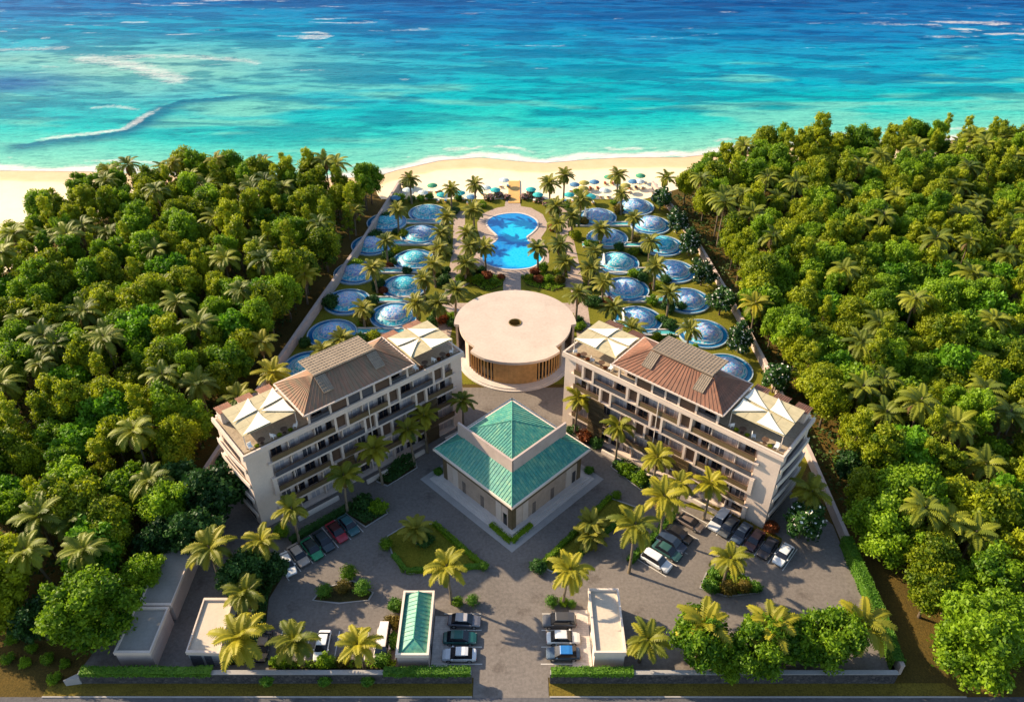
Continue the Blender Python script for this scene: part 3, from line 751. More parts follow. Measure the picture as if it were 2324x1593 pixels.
hedge('hedge', 'bright clipped hedge on the front wall below the flat roofed sheds', [(-55.4, 57.75), (-38.5, 57.75)], 1.15, .75, M['leaf_hedge'], z0=1.75)
hedge('hedge', 'bright clipped hedge on the front wall below the green roofed gatehouse', [(-16.5, 57.75), (-5.3, 57.75)], 1.15, .75, M['leaf_hedge'], z0=1.75)
hedge('hedge', 'bright clipped hedge on the front wall below the cream gatehouse', [(5.0, 57.75), (15.6, 57.75)], 1.15, .75, M['leaf_hedge'], z0=1.75)
for x, lab in ((-31.5, 'small green creeper on the front wall below the white car'), (-24, 'small green creeper midway along the left front wall'), (-18.5, 'small green creeper on the front wall near the white van')):
    shrub('leaf_hedge', x, 57.2, 1.1, lab, 'creepers on the front wall', 'creeper', .5)
m = MB(); m.prism([(-57.6, 57.0), (-55.7, 57.3), (-55.7, 58.3)], 0, 1.3); tag(m.build('wall_end', M['concrete']), 'small pale wedge at the outer end of the left front wall', 'wall')

# ------------------------------------------------------------------ the two apartment buildings
def one_mesh(fn, name, mats):
    m = MB(); fn(m); o = m.build(name, mats); me = o.data; bpy.data.objects.remove(o); return me
def _win(m):
    m.box(-.75, .75, -.05, .06, 0, 2.15, 1)
    for a, b in ((-.85, -.73), (.73, .85), (-.06, .06)): m.box(a, b, -.10, .05, -.02, 2.2, 0)
    m.box(-.85, .85, -.095, .055, 2.13, 2.24, 0)
WIN = one_mesh(_win, 'window', [M['brown'], M['dark_glass']]); WIN2 = one_mesh(_win, 'window', [M['recess_wall'], M['curtain']]); WIN3 = one_mesh(_win, 'window', [M['recess_wall'], M['rail_glass']])
def _chair(m):
    m.box(-.28, .28, -.28, .28, .38, .46); m.box(-.28, .28, .22, .30, .46, .95)
    for a in (-.24, .24):
        for b in (-.24, .24): m.box(a - .03, a + .03, b - .03, b + .03, 0, .38)
TCHAIR = one_mesh(_chair, 'terrace_chair', [M['white']])
def _table(m):
    m.lathe([(0, .72), (.55, .72), (.55, .77), (0, .77)], 0, 14); m.bar((0, 0, 0), (0, 0, .72), .06); m.lathe([(0, 0), (.3, 0), (.3, .04), (0, .04)], 0, 12)
TTABLE = one_mesh(_table, 'terrace_table', [M['brown']])
LEN, FH, DEP = 39.0, 3.1, 10.6
def apartment(side, origin, ang, mir):
    """x runs along the long front from the outer end, y to the back; mir mirrors x"""
    b = thing('apartment_building', 'five storey cream apartment block with terracotta roof, %s of the teal roofed pavilion' % side, 'building', (*origin, 0), ang, 'twin apartment blocks')
    X = lambda u: u * mir
    def part(name, mat, boxes):
        m = MB()
        for q in boxes: m.box(X(q[0]), X(q[1]), *q[2:])
        return m.build(name, mat, b)
    H = 5 * FH
    part('core_wall', M['recess_wall'], [(1.0, LEN - 1.0, .85, DEP - 1.2, 0, H - .02)])
    part('end_wall', M['cream'], [(0, 3.6, .05, DEP - .6, 0, H - .35), ])
    part('end_wall', M['cream'], [(LEN - 2.2, LEN, .05, DEP - .6, 0, H - .35)])
    part('plinth', M['cream'], [(3.4, LEN - 2, -.3, 1.6, 0, .25)])
    for k in range(1, 6):
        z = k * FH
        part('balcony_slab', M['cream'], [(3.0, LEN - 1.6, -.42, 1.7, z - .34, z)] if k < 5 else [(-.35, LEN + .35, -.5, DEP + .2, z - .42, z + .06)])
        part('rear_slab', M['cream_light'], [(.5, LEN - .5, DEP - 1.2, DEP + .6, z - .36, z + .55)] if k < 5 else [(.5, LEN - .5, DEP + .2, DEP + .6, z - .36, z + .2)])
    # curved balconies of the outer end, one slab a storey
    for k in range(1, 5):
        z = k * FH; m = MB(); pts = []
        for i in range(13):
            t = i / 12; pts.append((X(-.25 - .40 * math.sin(math.pi * min(1, t * .62 + .02)) ** .9), .1 + (DEP - 1.2) * t))
        pts += [(X(.4), DEP - .3), (X(.4), .9)]
        m.prism(pts, z - .34, z + .05); o = m.build('end_balcony', M['cream_light'], b)
        m = MB()
        for i in range(12): m.prism([pts[i], pts[i + 1], (pts[i + 1][0] + mir * .14, pts[i + 1][1]), (pts[i][0] + mir * .14, pts[i][1])], z + .053, z + .55)
        m.build('balcony_parapet', M['cream_light'], b)
        part('end_opening', M['dark_glass'], [(-.04, .02, 2.2, DEP - 2.2, z - FH + .3, z - .6)])
    part('end_opening', M['dark_glass'], [(-.04, .02, 2.2, DEP - 2.2, 4 * FH + .3, H - .6)])
    # bays: railing runs, cream piers with brown panels between them, lattice screens
    panels = {4: [14.6, 24.2, 33.0], 3: [19.5, 29.3], 2: [22.3, 12.9], 1: [26.8], 0: []}
    lattice = {1: [13.6, 30.2], 2: [30.2], 0: [30.2]}
    for k in range(5):
        z = k * FH; cuts = sorted([(p, p + 1.9, 'p') for p in panels[k]] + [(p, p + 3.0, 'l') for p in lattice.get(k, [])])
        u = 3.7; runs = []
        for a, c, t in cuts:
            runs.append((u, a)); u = c
            if t == 'p':
                part('pier', M['cream'], [(a - .28, a + .12, -.45, .82, z + .004, z + FH - .343)])
                part('pier', M['cream'], [(c - .12, c + .28, -.45, .82, z + .004, z + FH - .343)])
                part('brown_panel', M['brown'], [(a + .13, c - .13, .1, .35, z + .05, z + FH - .35)])
            else:
                m = MB(); n = 13
                for i in range(n): m.box(X(a + .1 + (c - a - .2) * i / (n - 1) - .055), X(a + .1 + (c - a - .2) * i / (n - 1) + .055), -.58, -.45, z + .02, z + FH + .02)
                for q in (.3, 1.2, 2.1, 3.0): m.box(X(a), X(c), -.62, -.44, z + q - .05, z + q + .05)
                m.box(X(a), X(c), -.43, -.38, z + .02, z + FH - .36)
                m.build('timber_screen', M['bronze'], b)
        runs.append((u, LEN - 2.2))
        for a, c in runs:
            if c - a < 1: continue
            if k:
                m = MB(); m.box(X(a), X(c), -.37, -.30, z + .03, z + .98)
                m.build('balcony_rail', M['rail_glass' if (k + int(a)) % 3 == 0 else 'bronze'], b)
                part('rail_cap', M['brown'], [(a, c, -.42, -.26, z + .983, z + 1.05)])
            q = a + 3.1
            while q < c - 1.5:
                part('divider', M['cream'], [(q - .07, q + .07, .1, .82, z + .006, z + FH - .345)]); q += 4.4
        n = 14
        for i in range(n):
            u = 5.0 + (LEN - 9) * i / (n - 1)
            mesh_obj('window', (WIN, WIN2, WIN3, WIN, WIN2)[(i * 3 + k * 2) % 5], b, (X(u), .83, z + (.1 if k else .28)))
    part('bracket_frame', M['cream'], [(3.05, 3.7, -.46, 1.5, 2 * FH + .004, 3 * FH - .343)])
    part('bracket_frame', M['cream'], [(3.05, 3.7, -.46, 1.5, .004, FH - .343)])
    part('downpipe', M['cream_light'], [(20.3, 20.42, -.56, -.45, FH, H - .4)])
    # roof deck and penthouse
    part('roof_deck', M['terrace'], [(.2, LEN - .2, .2, DEP - .1, H + .063, H + .09)])
    part('parapet', M['cream'], [(-.3, LEN + .3, -.46, -.16, H + .064, H + .5), ])
    part('parapet', M['cream'], [(-.3, 0, -.157, DEP + .1, H + .064, H + .5)])
    part('parapet', M['cream'], [(LEN, LEN + .3, -.157, DEP + .1, H + .064, H + .5)])
    part('gutter_strip', M['bronze'], [(-.1, LEN + .1, -.12, .5, H + .095, H + .22)])
    part('penthouse_wall', M['recess_wall'], [(11.2, 28.0, 1.3, 7.6, H + .09, H + 2.95)])
    for i, u in enumerate((10.6, 14.2, 17.2, 19.6, 22.0, 25.0, 28.2)):
        part('penthouse_post', M['cream'], [(u - .17, u + .17, -.12, .22, H + .1, H + 2.95)])
        if i < 6:
            nu = (14.2, 17.2, 19.6, 22.0, 25.0, 28.2)[i]
            if i in (1, 4): part('brown_panel', M['brown'], [(u + .17, nu - .17, .05, .15, H + .3, H + 2.9)])
            elif i in (2, 3): part('glass_panel', M['rail_glass'], [(u + .17, nu - .17, .03, .10, H + .3, H + 2.9)])
            else:
                part('glass_panel', M['rail_glass'], [(u + .17, nu - .17, -.05, .02, H + .1, H + 1.1)])
                mesh_obj('window', WIN, b, (X((u + nu) / 2), 1.27, H + .35))
    e = [(9.6, -.9), (29.2, -.9), (29.2, 8.8), (9.6, 8.8)]; ze = H + 3.05
    r0, r1, zr, vr = 14.2, 24.6, H + 5.6, 3.9
    m = MB(); P = lambda u, v, z: (X(u), v, z)
    m.add([P(*e[0], ze), P(*e[1], ze), P(*e[2], ze), P(*e[3], ze), P(r0, vr, zr), P(r1, vr, zr)], [(0, 1, 5, 4), (1, 2, 5), (2, 3, 4, 5), (3, 0, 4), (0, 3, 2, 1)])
    def slope_rib(a, c, nseg, base0, base1, ridge0, ridge1):
        for i in range(nseg + 1):
            t = i / nseg; p = Vector(base0).lerp(Vector(base1), t); 
            q = Vector(ridge0).lerp(Vector(ridge1), t)
            m.bar(tuple(p + Vector((0, 0, .03))), tuple(q + Vector((0, 0, .03))), .055, 0, 4)
    slope_rib(0, 0, 26, P(*e[0], ze), P(*e[1], ze), P(r0, vr, zr), P(r1, vr, zr))
    slope_rib(0, 0, 12, P(*e[0], ze), P(*e[3], ze), P(r0, vr, zr), P(r0, vr + .01, zr))
    slope_rib(0, 0, 12, P(*e[1], ze), P(*e[2], ze), P(r1, vr, zr), P(r1, vr + .01, zr))
    rf = m.build('roof', M['terracotta_worn' if side == 'left' else 'terracotta'], b)
    m = MB()
    for (a, c) in ((e[0], e[1]), (e[1], e[2]), (e[2], e[3]), (e[3], e[0])):
        m.bar(P(*a, ze - .04), P(*c, ze - .04), .16, 0, 4)
    m.build('eave', M['cream'], b)
    # grey louvred deck let into the roof: a wide slab behind the ridge and two arms down the front slope
    m = MB()
    def slab(u0, u1, va, za, vb, zb, t=.16, n=0):
        m.add([P(u0, va, za), P(u1, va, za), P(u1, vb, zb), P(u0, vb, zb), P(u0, va, za + t), P(u1, va, za + t), P(u1, vb, zb + t), P(u0, vb, zb + t)],
              [(0, 1, 2, 3), (4, 5, 6, 7), (0, 1, 5, 4), (1, 2, 6, 5), (2, 3, 7, 6), (3, 0, 4, 7)])
    sl = (zr - ze) / (vr + .9)
    slab(r0 - .2, r1 + .2, 3.3, zr + .05, 8.6, zr - .25)
    for u0 in (r0 - .2, r1 - 1.5): slab(u0, u0 + 1.7, .7, ze + sl * 1.6 + .06, 3.28, ze + sl * 4.18 + .06)
    dk = m.build('roof_deck_louvre', M['louvre'], b)
    m = MB()
    for i in range(21): u = r0 - .1 + (r1 - r0 + .2) * i / 20; m.bar(P(u, 3.4, zr + .24), P(u, 8.5, zr - .06), .05, 0, 4)
    for i in range(8): v = 3.5 + 4.9 * i / 7; m.bar(P(r0 - .2, v, zr + .25 - (v - 3.3) * .057), P(r1 + .2, v, zr + .25 - (v - 3.3) * .057), .045, 0, 4)
    for u0 in (r0 - .2, r1 - 1.5):
        for i in range(6): u = u0 + 1.7 * i / 5; m.bar(P(u, .7, ze + sl * 1.6 + .25), P(u, 3.3, ze + sl * 4.2 + .25), .045, 0, 4)
        for i in range(6): v = .7 + 2.5 * i / 5; m.bar(P(u0, v, ze + sl * (v + .9) + .25), P(u0 + 1.7, v, ze + sl * (v + .9) + .25), .045, 0, 4)
    m.build('louvre_grid', M['louvre_bar'], dk)
    for us in (((.6, 2.5), (4.0, 6.0), (7.4, 9.3)), ((30.2, 32.4), (34.5, 37.2))):
        for u0, u1 in us:
            m = MB(); m.box(X(u0), X(u1), DEP - 2.0, DEP - .2, H + .1, H + 2.0)
            m.build('stair_head', M['cream'], b)
            m = MB(); m.add([P(u0 - .2, DEP - 2.3, H + 2.35), P(u1 + .2, DEP - 2.3, H + 2.35), P(u1 + .2, DEP + .1, H + 2.02), P(u0 - .2, DEP + .1, H + 2.02)], [(0, 1, 2, 3)])
            for i in range(8): u = u0 - .15 + (u1 - u0 + .3) * i / 7; m.bar(P(u, DEP - 2.3, H + 2.38), P(u, DEP + .1, H + 2.05), .05, 0, 4)
            m.build('tile_roof', M['terracotta'], b)
    # planter walls along the foot of the front
    for a, c in ((5, 12.2), (17.5, 21.5), (25, 29), (33.5, 36.5)): part('planter_wall', M['cream_light'], [(a, c, -2.1, -1.75, 0, .8)])
    # canopies, chairs and tables stand on the roof: things of their own
    mw = Matrix.Translation((*origin, 0)) @ Matrix.Rotation(ang, 4, 'Z')
    for (u0, u1, nm) in ((.9, 9.3, 'outer'), (29.9, 38.3, 'inner')):
        c = mw @ Vector((X((u0 + u1) / 2), 4.9, H + .09))
        where = '%s roof terrace of the %s block' % (nm, side)
        t = thing('shade_canopy', 'khaki canopy with white triangular sails, ' + where, 'canopy', c, ang, 'roof terrace canopies')
        hw, hv, zt = (u1 - u0) / 2, 3.7, 2.45
        m = MB()
        for i in range(4):
            for j in range(4):
                m.box(-hw + 2 * hw * i / 4 + .02, -hw + 2 * hw * (i + 1) / 4 - .02, -hv + 2 * hv * j / 4 + .02, -hv + 2 * hv * (j + 1) / 4 - .02, zt, zt + .06)
        m.build('awning', M['khaki'], t)
        for a in (-1, 1):
            for q in (-1, 1):
                m = MB(); m.bar((a * hw * .97, q * hv * .97, 0), (a * hw * .97, q * hv * .97, zt), .07); m.build('post', M['cream_light'], t)
        s_ = mir if nm == 'outer' else -mir
        for tri in (((0.02, .98), (-.02, .06), (-.98, -.05)), ((-.02, -.06), (.05, -.98), (-.98, -.98)), ((.04, .02), (.98, .98), (.98, .14)), ((.06, -.10), (.98, .02), (.98, -.98))) if nm == 'outer' else \
                   (((0.02, .98), (-.02, .06), (-.98, .05)), ((-.02, -.06), (.05, -.98), (-.98, -.98)), ((.04, .06), (.98, .9), (.98, .1)), ((.06, -.06), (.98, -.02), (.98, -.98))):
            p = [Vector((s_ * x * hw, y * hv, zt + .30)) for x, y in tri]; cc = (p[0] + p[1] + p[2]) / 3
            ring = []
            for i in range(3):
                A, B_ = p[i], p[(i + 1) % 3]
                for k in range(6):
                    q = k / 6; v = A.lerp(B_, q); v = v.lerp(cc, .14 * 4 * q * (1 - q) * .5); v.z += -.10 * 4 * q * (1 - q); ring.append(v)
            cc = cc - Vector((0, 0, .12)); n = len(ring)
            m = MB(); m.add([*ring, cc] + [r + Vector((0, 0, .03)) for r in ring] + [cc + Vector((0, 0, .03))],
                            [(i, (i + 1) % n, n) for i in range(n)] + [(n + 1 + i, n + 1 + (i + 1) % n, 2 * n + 1) for i in range(n)] + [(i, (i + 1) % n, n + 1 + (i + 1) % n, n + 1 + i) for i in range(n)])
            m.build('sail', M['sail'], t)
        for i in range(5):
            u = u0 + .6 + (u1 - u0 - 1.2) * i / 4; p = mw @ Vector((X(u), .95, H + .09))
            if i % 2:
                o = mesh_obj('terrace_table', TTABLE, None, p); tag(o, 'round brown table, %s from the gable, %s' % (ORD[(i + 1) // 2], where), 'table', 'roof terrace tables')
            else:
                o = mesh_obj('terrace_chair', TCHAIR, None, p, (1.1, 1.1, 1.1), ang + i); tag(o, 'white chair, %s from the gable, %s' % (ORD[i // 2 + 1], where), 'chair', 'roof terrace chairs')
            if i in (0, 2, 3):
                p2 = mw @ Vector((X(u + .9), .75, H + .09)); shrub('leaf_olive' if nm == 'outer' else 'leaf_red', p2.x, p2.y, .42, 'potted plant, %s from the gable, %s' % ({0: 'first', 2: 'second', 3: 'third'}[i], where), 'roof terrace plants', 'potted_plant', p2.z)
apartment('left', (-38.6, 83.1), math.atan2(.64, .768), 1)
apartment('right', (39.0, 83.1), -math.atan2(.64, .768), -1)

# ------------------------------------------------------------------ round hall
rh = thing('round_hall', 'round pale hall with flat disc roof between the two apartment blocks', 'building', (.6, 128.2, 0))
def disc_r(a):
    a = abs(a)
    return 12.9 - .5 * max(0, a - 26) / 17 if a < 43 else (10.9 if a < 87 else 11.9)
pts = []
for i in range(181):
    a = -180 + 2 * i
    if i == 180: break
    pts.append((math.sin(R(a)) * disc_r(a), -math.cos(R(a)) * disc_r(a)))
m = MB(); hole = [(1.15 * math.cos(2 * math.pi * k / 24), 1.15 * math.sin(2 * math.pi * k / 24)) for k in range(24)]
n = len(pts); oz, iz = 8.0, 8.0
inn = [(1.15 * math.sin(R(-180 + 2 * i)), -1.15 * math.cos(R(-180 + 2 * i))) for i in range(n)]
for z, fl in ((8.0, 0), (7.45, 1)):
    m.add([(x, y, z) for x, y in pts] + [(x, y, z) for x, y in inn], [(i, (i + 1) % n, n + (i + 1) % n, n + i) for i in range(n)])
m.add([(x, y, 7.45) for x, y in pts] + [(x, y, 8.0) for x, y in pts], [(i, (i + 1) % n, n + (i + 1) % n, n + i) for i in range(n)])
m.add([(x, y, 7.45) for x, y in inn] + [(x, y, 8.0) for x, y in inn], [(i, (i + 1) % n, n + (i + 1) % n, n + i) for i in range(n)])
m.build('roof', M['disc'], rh)
m = MB(); m.lathe([(1.14, 6.2), (1.14, 8.12), (1.28, 8.12), (1.28, 8.004)], 0, 36); m.lathe([(0, 6.2), (1.14, 6.2)], 0, 36); m.build('skylight', M['gold'], rh)
m = MB(); m.lathe([(9.2, 0), (9.2, 7.44)], 0, 72); m.build('glass_wall', M['dark_glass'], rh)
for a0, a1, nm in ((87, 180, 'rear_wall'), (-180, -87, 'rear_wall'), (65, 86, 'side_wall'), (-86, -65, 'side_wall')):
    m = MB(); q = [R(a0 + (a1 - a0) * i / 12) for i in range(13)]; r0 = 11.6 if nm == 'rear_wall' else 9.9
    m.prism([(math.sin(a) * r0, -math.cos(a) * r0) for a in q] + [(math.sin(a) * (r0 - .4), -math.cos(a) * (r0 - .4)) for a in q[::-1]], 0, 7.445); m.build(nm, M['disc'], rh)
for i in range(27):
    a = R(-61.1 + 4.7 * i); c, s_ = math.cos(a), math.sin(a)
    m = MB()
    if abs(i - 13) <= 5:
        for j in range(6):
            aa = a + R(-2.1 + .75 * j + .15); rr = 9.55 + .06 * (j % 2); m.bar((math.sin(aa) * rr, -math.cos(aa) * rr, .4), (math.sin(aa) * rr, -math.cos(aa) * rr, 7.44), .105, 0, 4)
        m.build('timber_panel', M['timber'], rh)
    else:
        m.bar((s_ * 9.65, -c * 9.65, .4), (s_ * 9.65, -c * 9.65, 7.44), .2, 0, 4); m.build('timber_post', M['timber'], rh)
m = MB(); m.lathe([(11.6, 0), (11.6, .22), (11.1, .22), (11.1, .42), (9.21, .42)], 0, 72); m.build('steps', M['paving_pale'], rh)

# ------------------------------------------------------------------ pavilion with the copper roofs
pv = thing('pavilion', 'square stone pavilion with two tier teal copper roof in the middle of the court', 'building', (0, 93.85, 0), R(45))
E_, WH, PH, UH = 8.8, 7.9, 5.37, 4.85
m = MB(); m.box(-WH, WH, -WH, WH, .5, 6.6); wl = m.build('wall', M['stone_beige'], pv)
m = MB(); 
for k, (e_, z0, z1) in enumerate(((9.7, 0, .18), (9.2, .183, .36), (8.7, .363, .5))): m.box(-e_, e_, -e_, e_, z0, z1)
m.build('plinth', M['paving_pale'], pv)
m = MB(); m.box(-10.8, 10.8, -10.8, 10.8, .024, .06); m.build('apron', M['concrete'], pv)
for r in range(4):
    rot = Matrix.Rotation(R(90 * r), 4, 'Z')
    def rb(name, mat, boxes):
        m = MB()
        for q in boxes:
            k = len(m.v); m.box(*q)
        m.v = [tuple(rot @ Vector(v)) for v in m.v]; return m.build(name, mat, pv)
    rb('frieze', M['bronze'], [(-WH - .06, WH + .06, -WH - .09, -WH - .003, 4.5, 6.6)])
    for x in (-WH + .35, WH - .35): rb('corner_panel', M['bronze'], [(x - .42, x + .42, -WH - .12, -WH - .004, .5, 4.49)])
    for x in (-5.0, 5.0): rb('stone_pilaster', M['cream'], [(x - .6, x + .6, -WH - .10, -WH - .003, .5, 4.48)])
    for x in (-3.0, 1.2, 6.4): rb('door', M['dark_glass'], [(x - .38, x + .38, -WH - .05, -WH - .002, .52, 2.9)])
    m = MB()
    for i in range(34): x = -4.2 + 8.4 * i / 33; m.box(x - .035, x + .035, -WH - .07, -WH - .001, .6, 4.47)
    m.v = [tuple(rot @ Vector(v)) for v in m.v]; m.build('slat_screen', M['slat_wood'], pv)
    # lower roof slope with standing seams
    a, c = (-E_, -E_, 7.0), (E_, -E_, 7.0); d, e = (PH - .1, -PH + .1, 9.25), (-PH + .1, -PH + .1, 9.25)
    m = MB(); m.add([a, c, d, e, (-E_, -E_, 6.8), (E_, -E_, 6.8)], [(0, 1, 2, 3), (4, 5, 1, 0)]); m.v = [tuple(rot @ Vector(v)) for v in m.v]
    s = m.build('lower_roof', M['copper'], pv)
    m = MB()
    for i in range(1, 30):
        x = -E_ + 2 * E_ * i / 30; t = 1.0 if abs(x) <= PH - .1 else (E_ - abs(x)) / (E_ - PH + .1)
        m.bar((x, -E_, 7.03), (x, -E_ + (E_ - PH + .1) * t, 7.03 + 2.25 * t), .05, 0, 4)
    m.v = [tuple(rot @ Vector(v)) for v in m.v]; m.build('roof_seams', M['copper_rib'], s)
    m = MB(); m.bar(a, e, .11, 0, 5); m.v = [tuple(rot @ Vector(v)) for v in m.v]; m.build('hip', M['copper_rib'], s)
    rb('eave', M['cream_light'], [(-E_ - .22, E_ + .22, -E_ - .25, -E_ + .0, 6.6, 6.98)])
    ext = 1.5 if r in (0, 3) else 0
    rb('parapet', M['stone_pink'], [(-PH - (1.5 if r == 3 else 0), PH + (1.5 if r == 0 else 0), -PH - .004 * r, -PH + .33, 9.0 + .002 * r, 11.6 - .003 * r)] if r in (0, 3) else [(-PH + .01, PH - .01, -PH + .02, -PH + .3, 9.0, 11.0)])
    m = MB(); m.add([(-UH, -UH, 11.25), (UH, -UH, 11.25), (0, 0, 13.05)], [(0, 1, 2)]); m.v = [tuple(rot @ Vector(v)) for v in m.v]; s = m.build('upper_roof', M['copper'], pv)
    m = MB()
    for i in range(1, 20):
        x = -UH + 2 * UH * i / 20; t = 1 - abs(x) / UH; m.bar((x, -UH, 11.28), (x, -UH + UH * t, 11.28 + 1.8 * t), .045, 0, 4)
    m.v = [tuple(rot @ Vector(v)) for v in m.v]; m.build('roof_seams', M['copper_rib'], s)
    m = MB(); m.bar((-UH, -UH, 11.25), (0, 0, 13.08), .09, 0, 5); m.v = [tuple(rot @ Vector(v)) for v in m.v]; m.build('hip', M['copper_rib'], s)
    rb('upper_eave', M['cream_light'], [(-UH - .18, UH + .18, -UH - .2, -UH, 10.95, 11.22)])

# ------------------------------------------------------------------ sheds and gatehouses
def flat_block(name, label, quad, h, wallm, roofm, par=.32, rim=M['cream'], group=None):
    """quad of world corners: back left, back right, front right, front left"""
    cx = sum(p[0] for p in quad) / 4; cy = sum(p[1] for p in quad) / 4
    q = [Vector((x - cx, y - cy)) for x, y in quad]
    t = thing(name, label, 'building', (cx, cy, 0), 0, group)
    ins = [v * .955 for v in q]
    m = MB(); m.prism([tuple(v) for v in ins], 0, h - .25); m.build('wall', wallm, t)
    m = MB(); o_ = [tuple(v) for v in q]; k = [tuple(v - v.normalized() * .42) for v in q]
    for i in range(4):
        j = (i + 1) % 4; m.prism([o_[i], o_[j], k[j], k[i]], h - .25, h + par)
    m.build('parapet', rim, t)
    m = MB(); m.prism([tuple(v * .985) for v in q], h - .24, h); m.build('roof', roofm, t)
    return t, q
A4 = [at(*p, 3.5) for p in ((382, 1223), (450, 1223), (388, 1374), (313, 1374))]
t, q = flat_block('flat_roofed_shed', 'long flat roofed shed under the trees behind the lower shed', [A4[0], A4[1], A4[2], A4[3]], 3.3, M['stone_pink'], M['flat_roof'])
B4 = [at(*p, 3.5) for p in ((306, 1377), (384, 1377), (341, 1482), (257, 1482))]
t, q = flat_block('flat_roofed_shed', 'grey flat roofed shed in front at the left corner of the front wall', B4, 3.3, M['stone_pink'], M['flat_roof'])
S4 = [at(*p, 3.2) for p in ((463, 1357), (530, 1357), (499, 1483), (421, 1481))]
t, q = flat_block('flat_roofed_shed', 'small tan roofed shed with two garage doors behind the front hedge', S4, 3.0, M['concrete'], M['cream_roof'])
for i, x in enumerate((-1.0, .85)):
    m = MB(); m.box(x - .75, x + .75, -4.06, -3.93, 0, 2.3)
    for j in range(5): m.box(x - .75, x + .75, -4.09, -4.055, .3 + .42 * j, .33 + .42 * j)
    m.build('garage_door', M['rail_glass'], t)
G1 = [at(*p, 3.8) for p in ((913, 1341), (985, 1341), (977, 1489), (897, 1489))]
gx0, gx1, gy0, gy1 = -15.0, -10.7, 59.0, 68.9
g = thing('gatehouse', 'narrow gatehouse with hipped teal copper roof left of the gate', 'building', (-12.85, 63.95, 0))
hx, hy = 2.15, 4.95
m = MB(); m.box(-hx + .15, hx - .15, -hy + .15, hy - .15, 0, 3.2); m.build('wall', M['stone_pink'], g)
m = MB(); m.box(-hx, hx, -hy, -hy + .3, 3.2, 3.85); m.box(-hx, hx, hy - .3, hy, 3.2, 3.85); m.box(-hx, -hx + .3, -hy + .3, hy - .3, 3.2, 3.85); m.box(hx - .3, hx, -hy + .3, hy - .3, 3.2, 3.85)
m.build('parapet', M['cream_light'], g)
m = MB(); a, b_ = hx - .32, hy - .32
m.add([(-a, -b_, 3.3), (a, -b_, 3.3), (a, b_, 3.3), (-a, b_, 3.3), (0, -b_ + 1.9, 4.15), (0, b_ - .05, 4.15)], [(0, 1, 4), (1, 2, 5, 4), (2, 3, 5), (3, 0, 4, 5)])
rf = m.build('roof', M['copper'], g)
m = MB()
for i in range(12):
    y = -b_ + 1.9 + (2 * b_ - 2.0) * i / 11
    for s_ in (-1, 1): m.bar((s_ * a, y, 3.33), (0, y, 4.18), .045, 0, 4)
m.bar((0, -b_ + 1.9, 4.17), (0, b_, 4.17), .07, 0, 5); m.bar((-a, -b_, 3.32), (0, -b_ + 1.9, 4.17), .06, 0, 5); m.bar((a, -b_, 3.32), (0, -b_ + 1.9, 4.17), .06, 0, 5)
m.build('roof_seams', M['copper_rib'], rf)
m = MB(); m.box(hx - .16, hx - .1, -2.4, -1.2, 0, 2.3); m.build('door', M['dark_glass'], g)
m = MB(); m.box(hx - .16, hx - .1, .4, 2.4, 1.0, 2.2); m.build('window', M['dark_glass'], g)
g = thing('gatehouse', 'narrow gatehouse with flat cream roof right of the gate', 'building', (12.65, 64.2, 0))
m = MB(); m.box(-1.95, 1.95, -4.75, 4.75, 0, 3.2); m.build('wall', M['cream_light'], g)
m = MB(); hx, hy = 2.1, 4.95
m.box(-hx, hx, -hy, -hy + .28, 3.2, 4.0); m.box(-hx, hx, hy - .28, hy, 3.2, 4.0); m.box(-hx, -hx + .28, -hy + .28, hy - .28, 3.2, 4.0); m.box(hx - .28, hx, -hy + .28, hy - .28, 3.2, 4.0)
m.build('parapet', M['cream_light'], g)
m = MB(); m.box(-hx + .29, hx - .29, -hy + .29, hy - .29, 3.2, 3.62); m.build('roof', M['cream_roof'], g)
m = MB(); m.box(-2.02, -1.94, -2.6, -1.3, 0, 2.3); m.build('door', M['dark_glass'], g)
m = MB(); m.box(-2.02, -1.94, 0, 2.4, 1.0, 2.2); m.build('window', M['dark_glass'], g)
sheet('gatehouse_terrace', [(-10.7, 58.7), (-8.55, 58.7), (-8.55, 67.4), (-10.7, 67.4)], .12, M['slab_paving'], t=.1)
sheet('gatehouse_terrace', [(8.0, 58.7), (10.6, 58.7), (10.6, 68.4), (8.0, 68.4)], .12, M['slab_paving'], t=.1)

# ------------------------------------------------------------------ pool, domes, canals, garden paths
PO = [at(*p) for p in [(1167, 485), (1190, 488), (1211, 497), (1219, 507), (1216, 519), (1204, 531), (1195, 538), (1197, 546), (1206, 554), (1221, 562), (1229, 573), (1230, 588), (1219, 600), (1198, 609), (1160, 612), (1124, 607), (1103, 598), (1094, 586), (1095, 572), (1107, 560), (1124, 550), (1131, 541), (1126, 532), (1113, 520), (1106, 507), (1114, 496), (1137, 488)]]
def smooth_loop(P, n=5):
    out = []; N = len(P)
    for i in range(N):
        p0, p1, p2, p3 = (Vector(P[(i + j - 1) % N]) for j in range(4))
        for k in range(n):
            t = k / n; out.append(.5 * ((2 * p1) + (p2 - p0) * t + (2 * p0 - 5 * p1 + 4 * p2 - p3) * t * t + (3 * p1 - p0 - 3 * p2 + p3) * t ** 3))
    return out
PL = smooth_loop(PO)
def offset(P, d):
    out = []; N = len(P)
    for i in range(N):
        a, b = P[i - 1], P[(i + 1) % N]; t = (b - a).normalized(); nn = Vector((-t.y, t.x)); c = sum(P, Vector((0, 0))) / N
        out.append(P[i] + nn * d)
    return out
sgn = 1 if sum(PL[i - 1].x * PL[i].y - PL[i].x * PL[i - 1].y for i in range(len(PL))) < 0 else -1
DK = [tuple(v) for v in offset(PL, sgn * 2.7)]
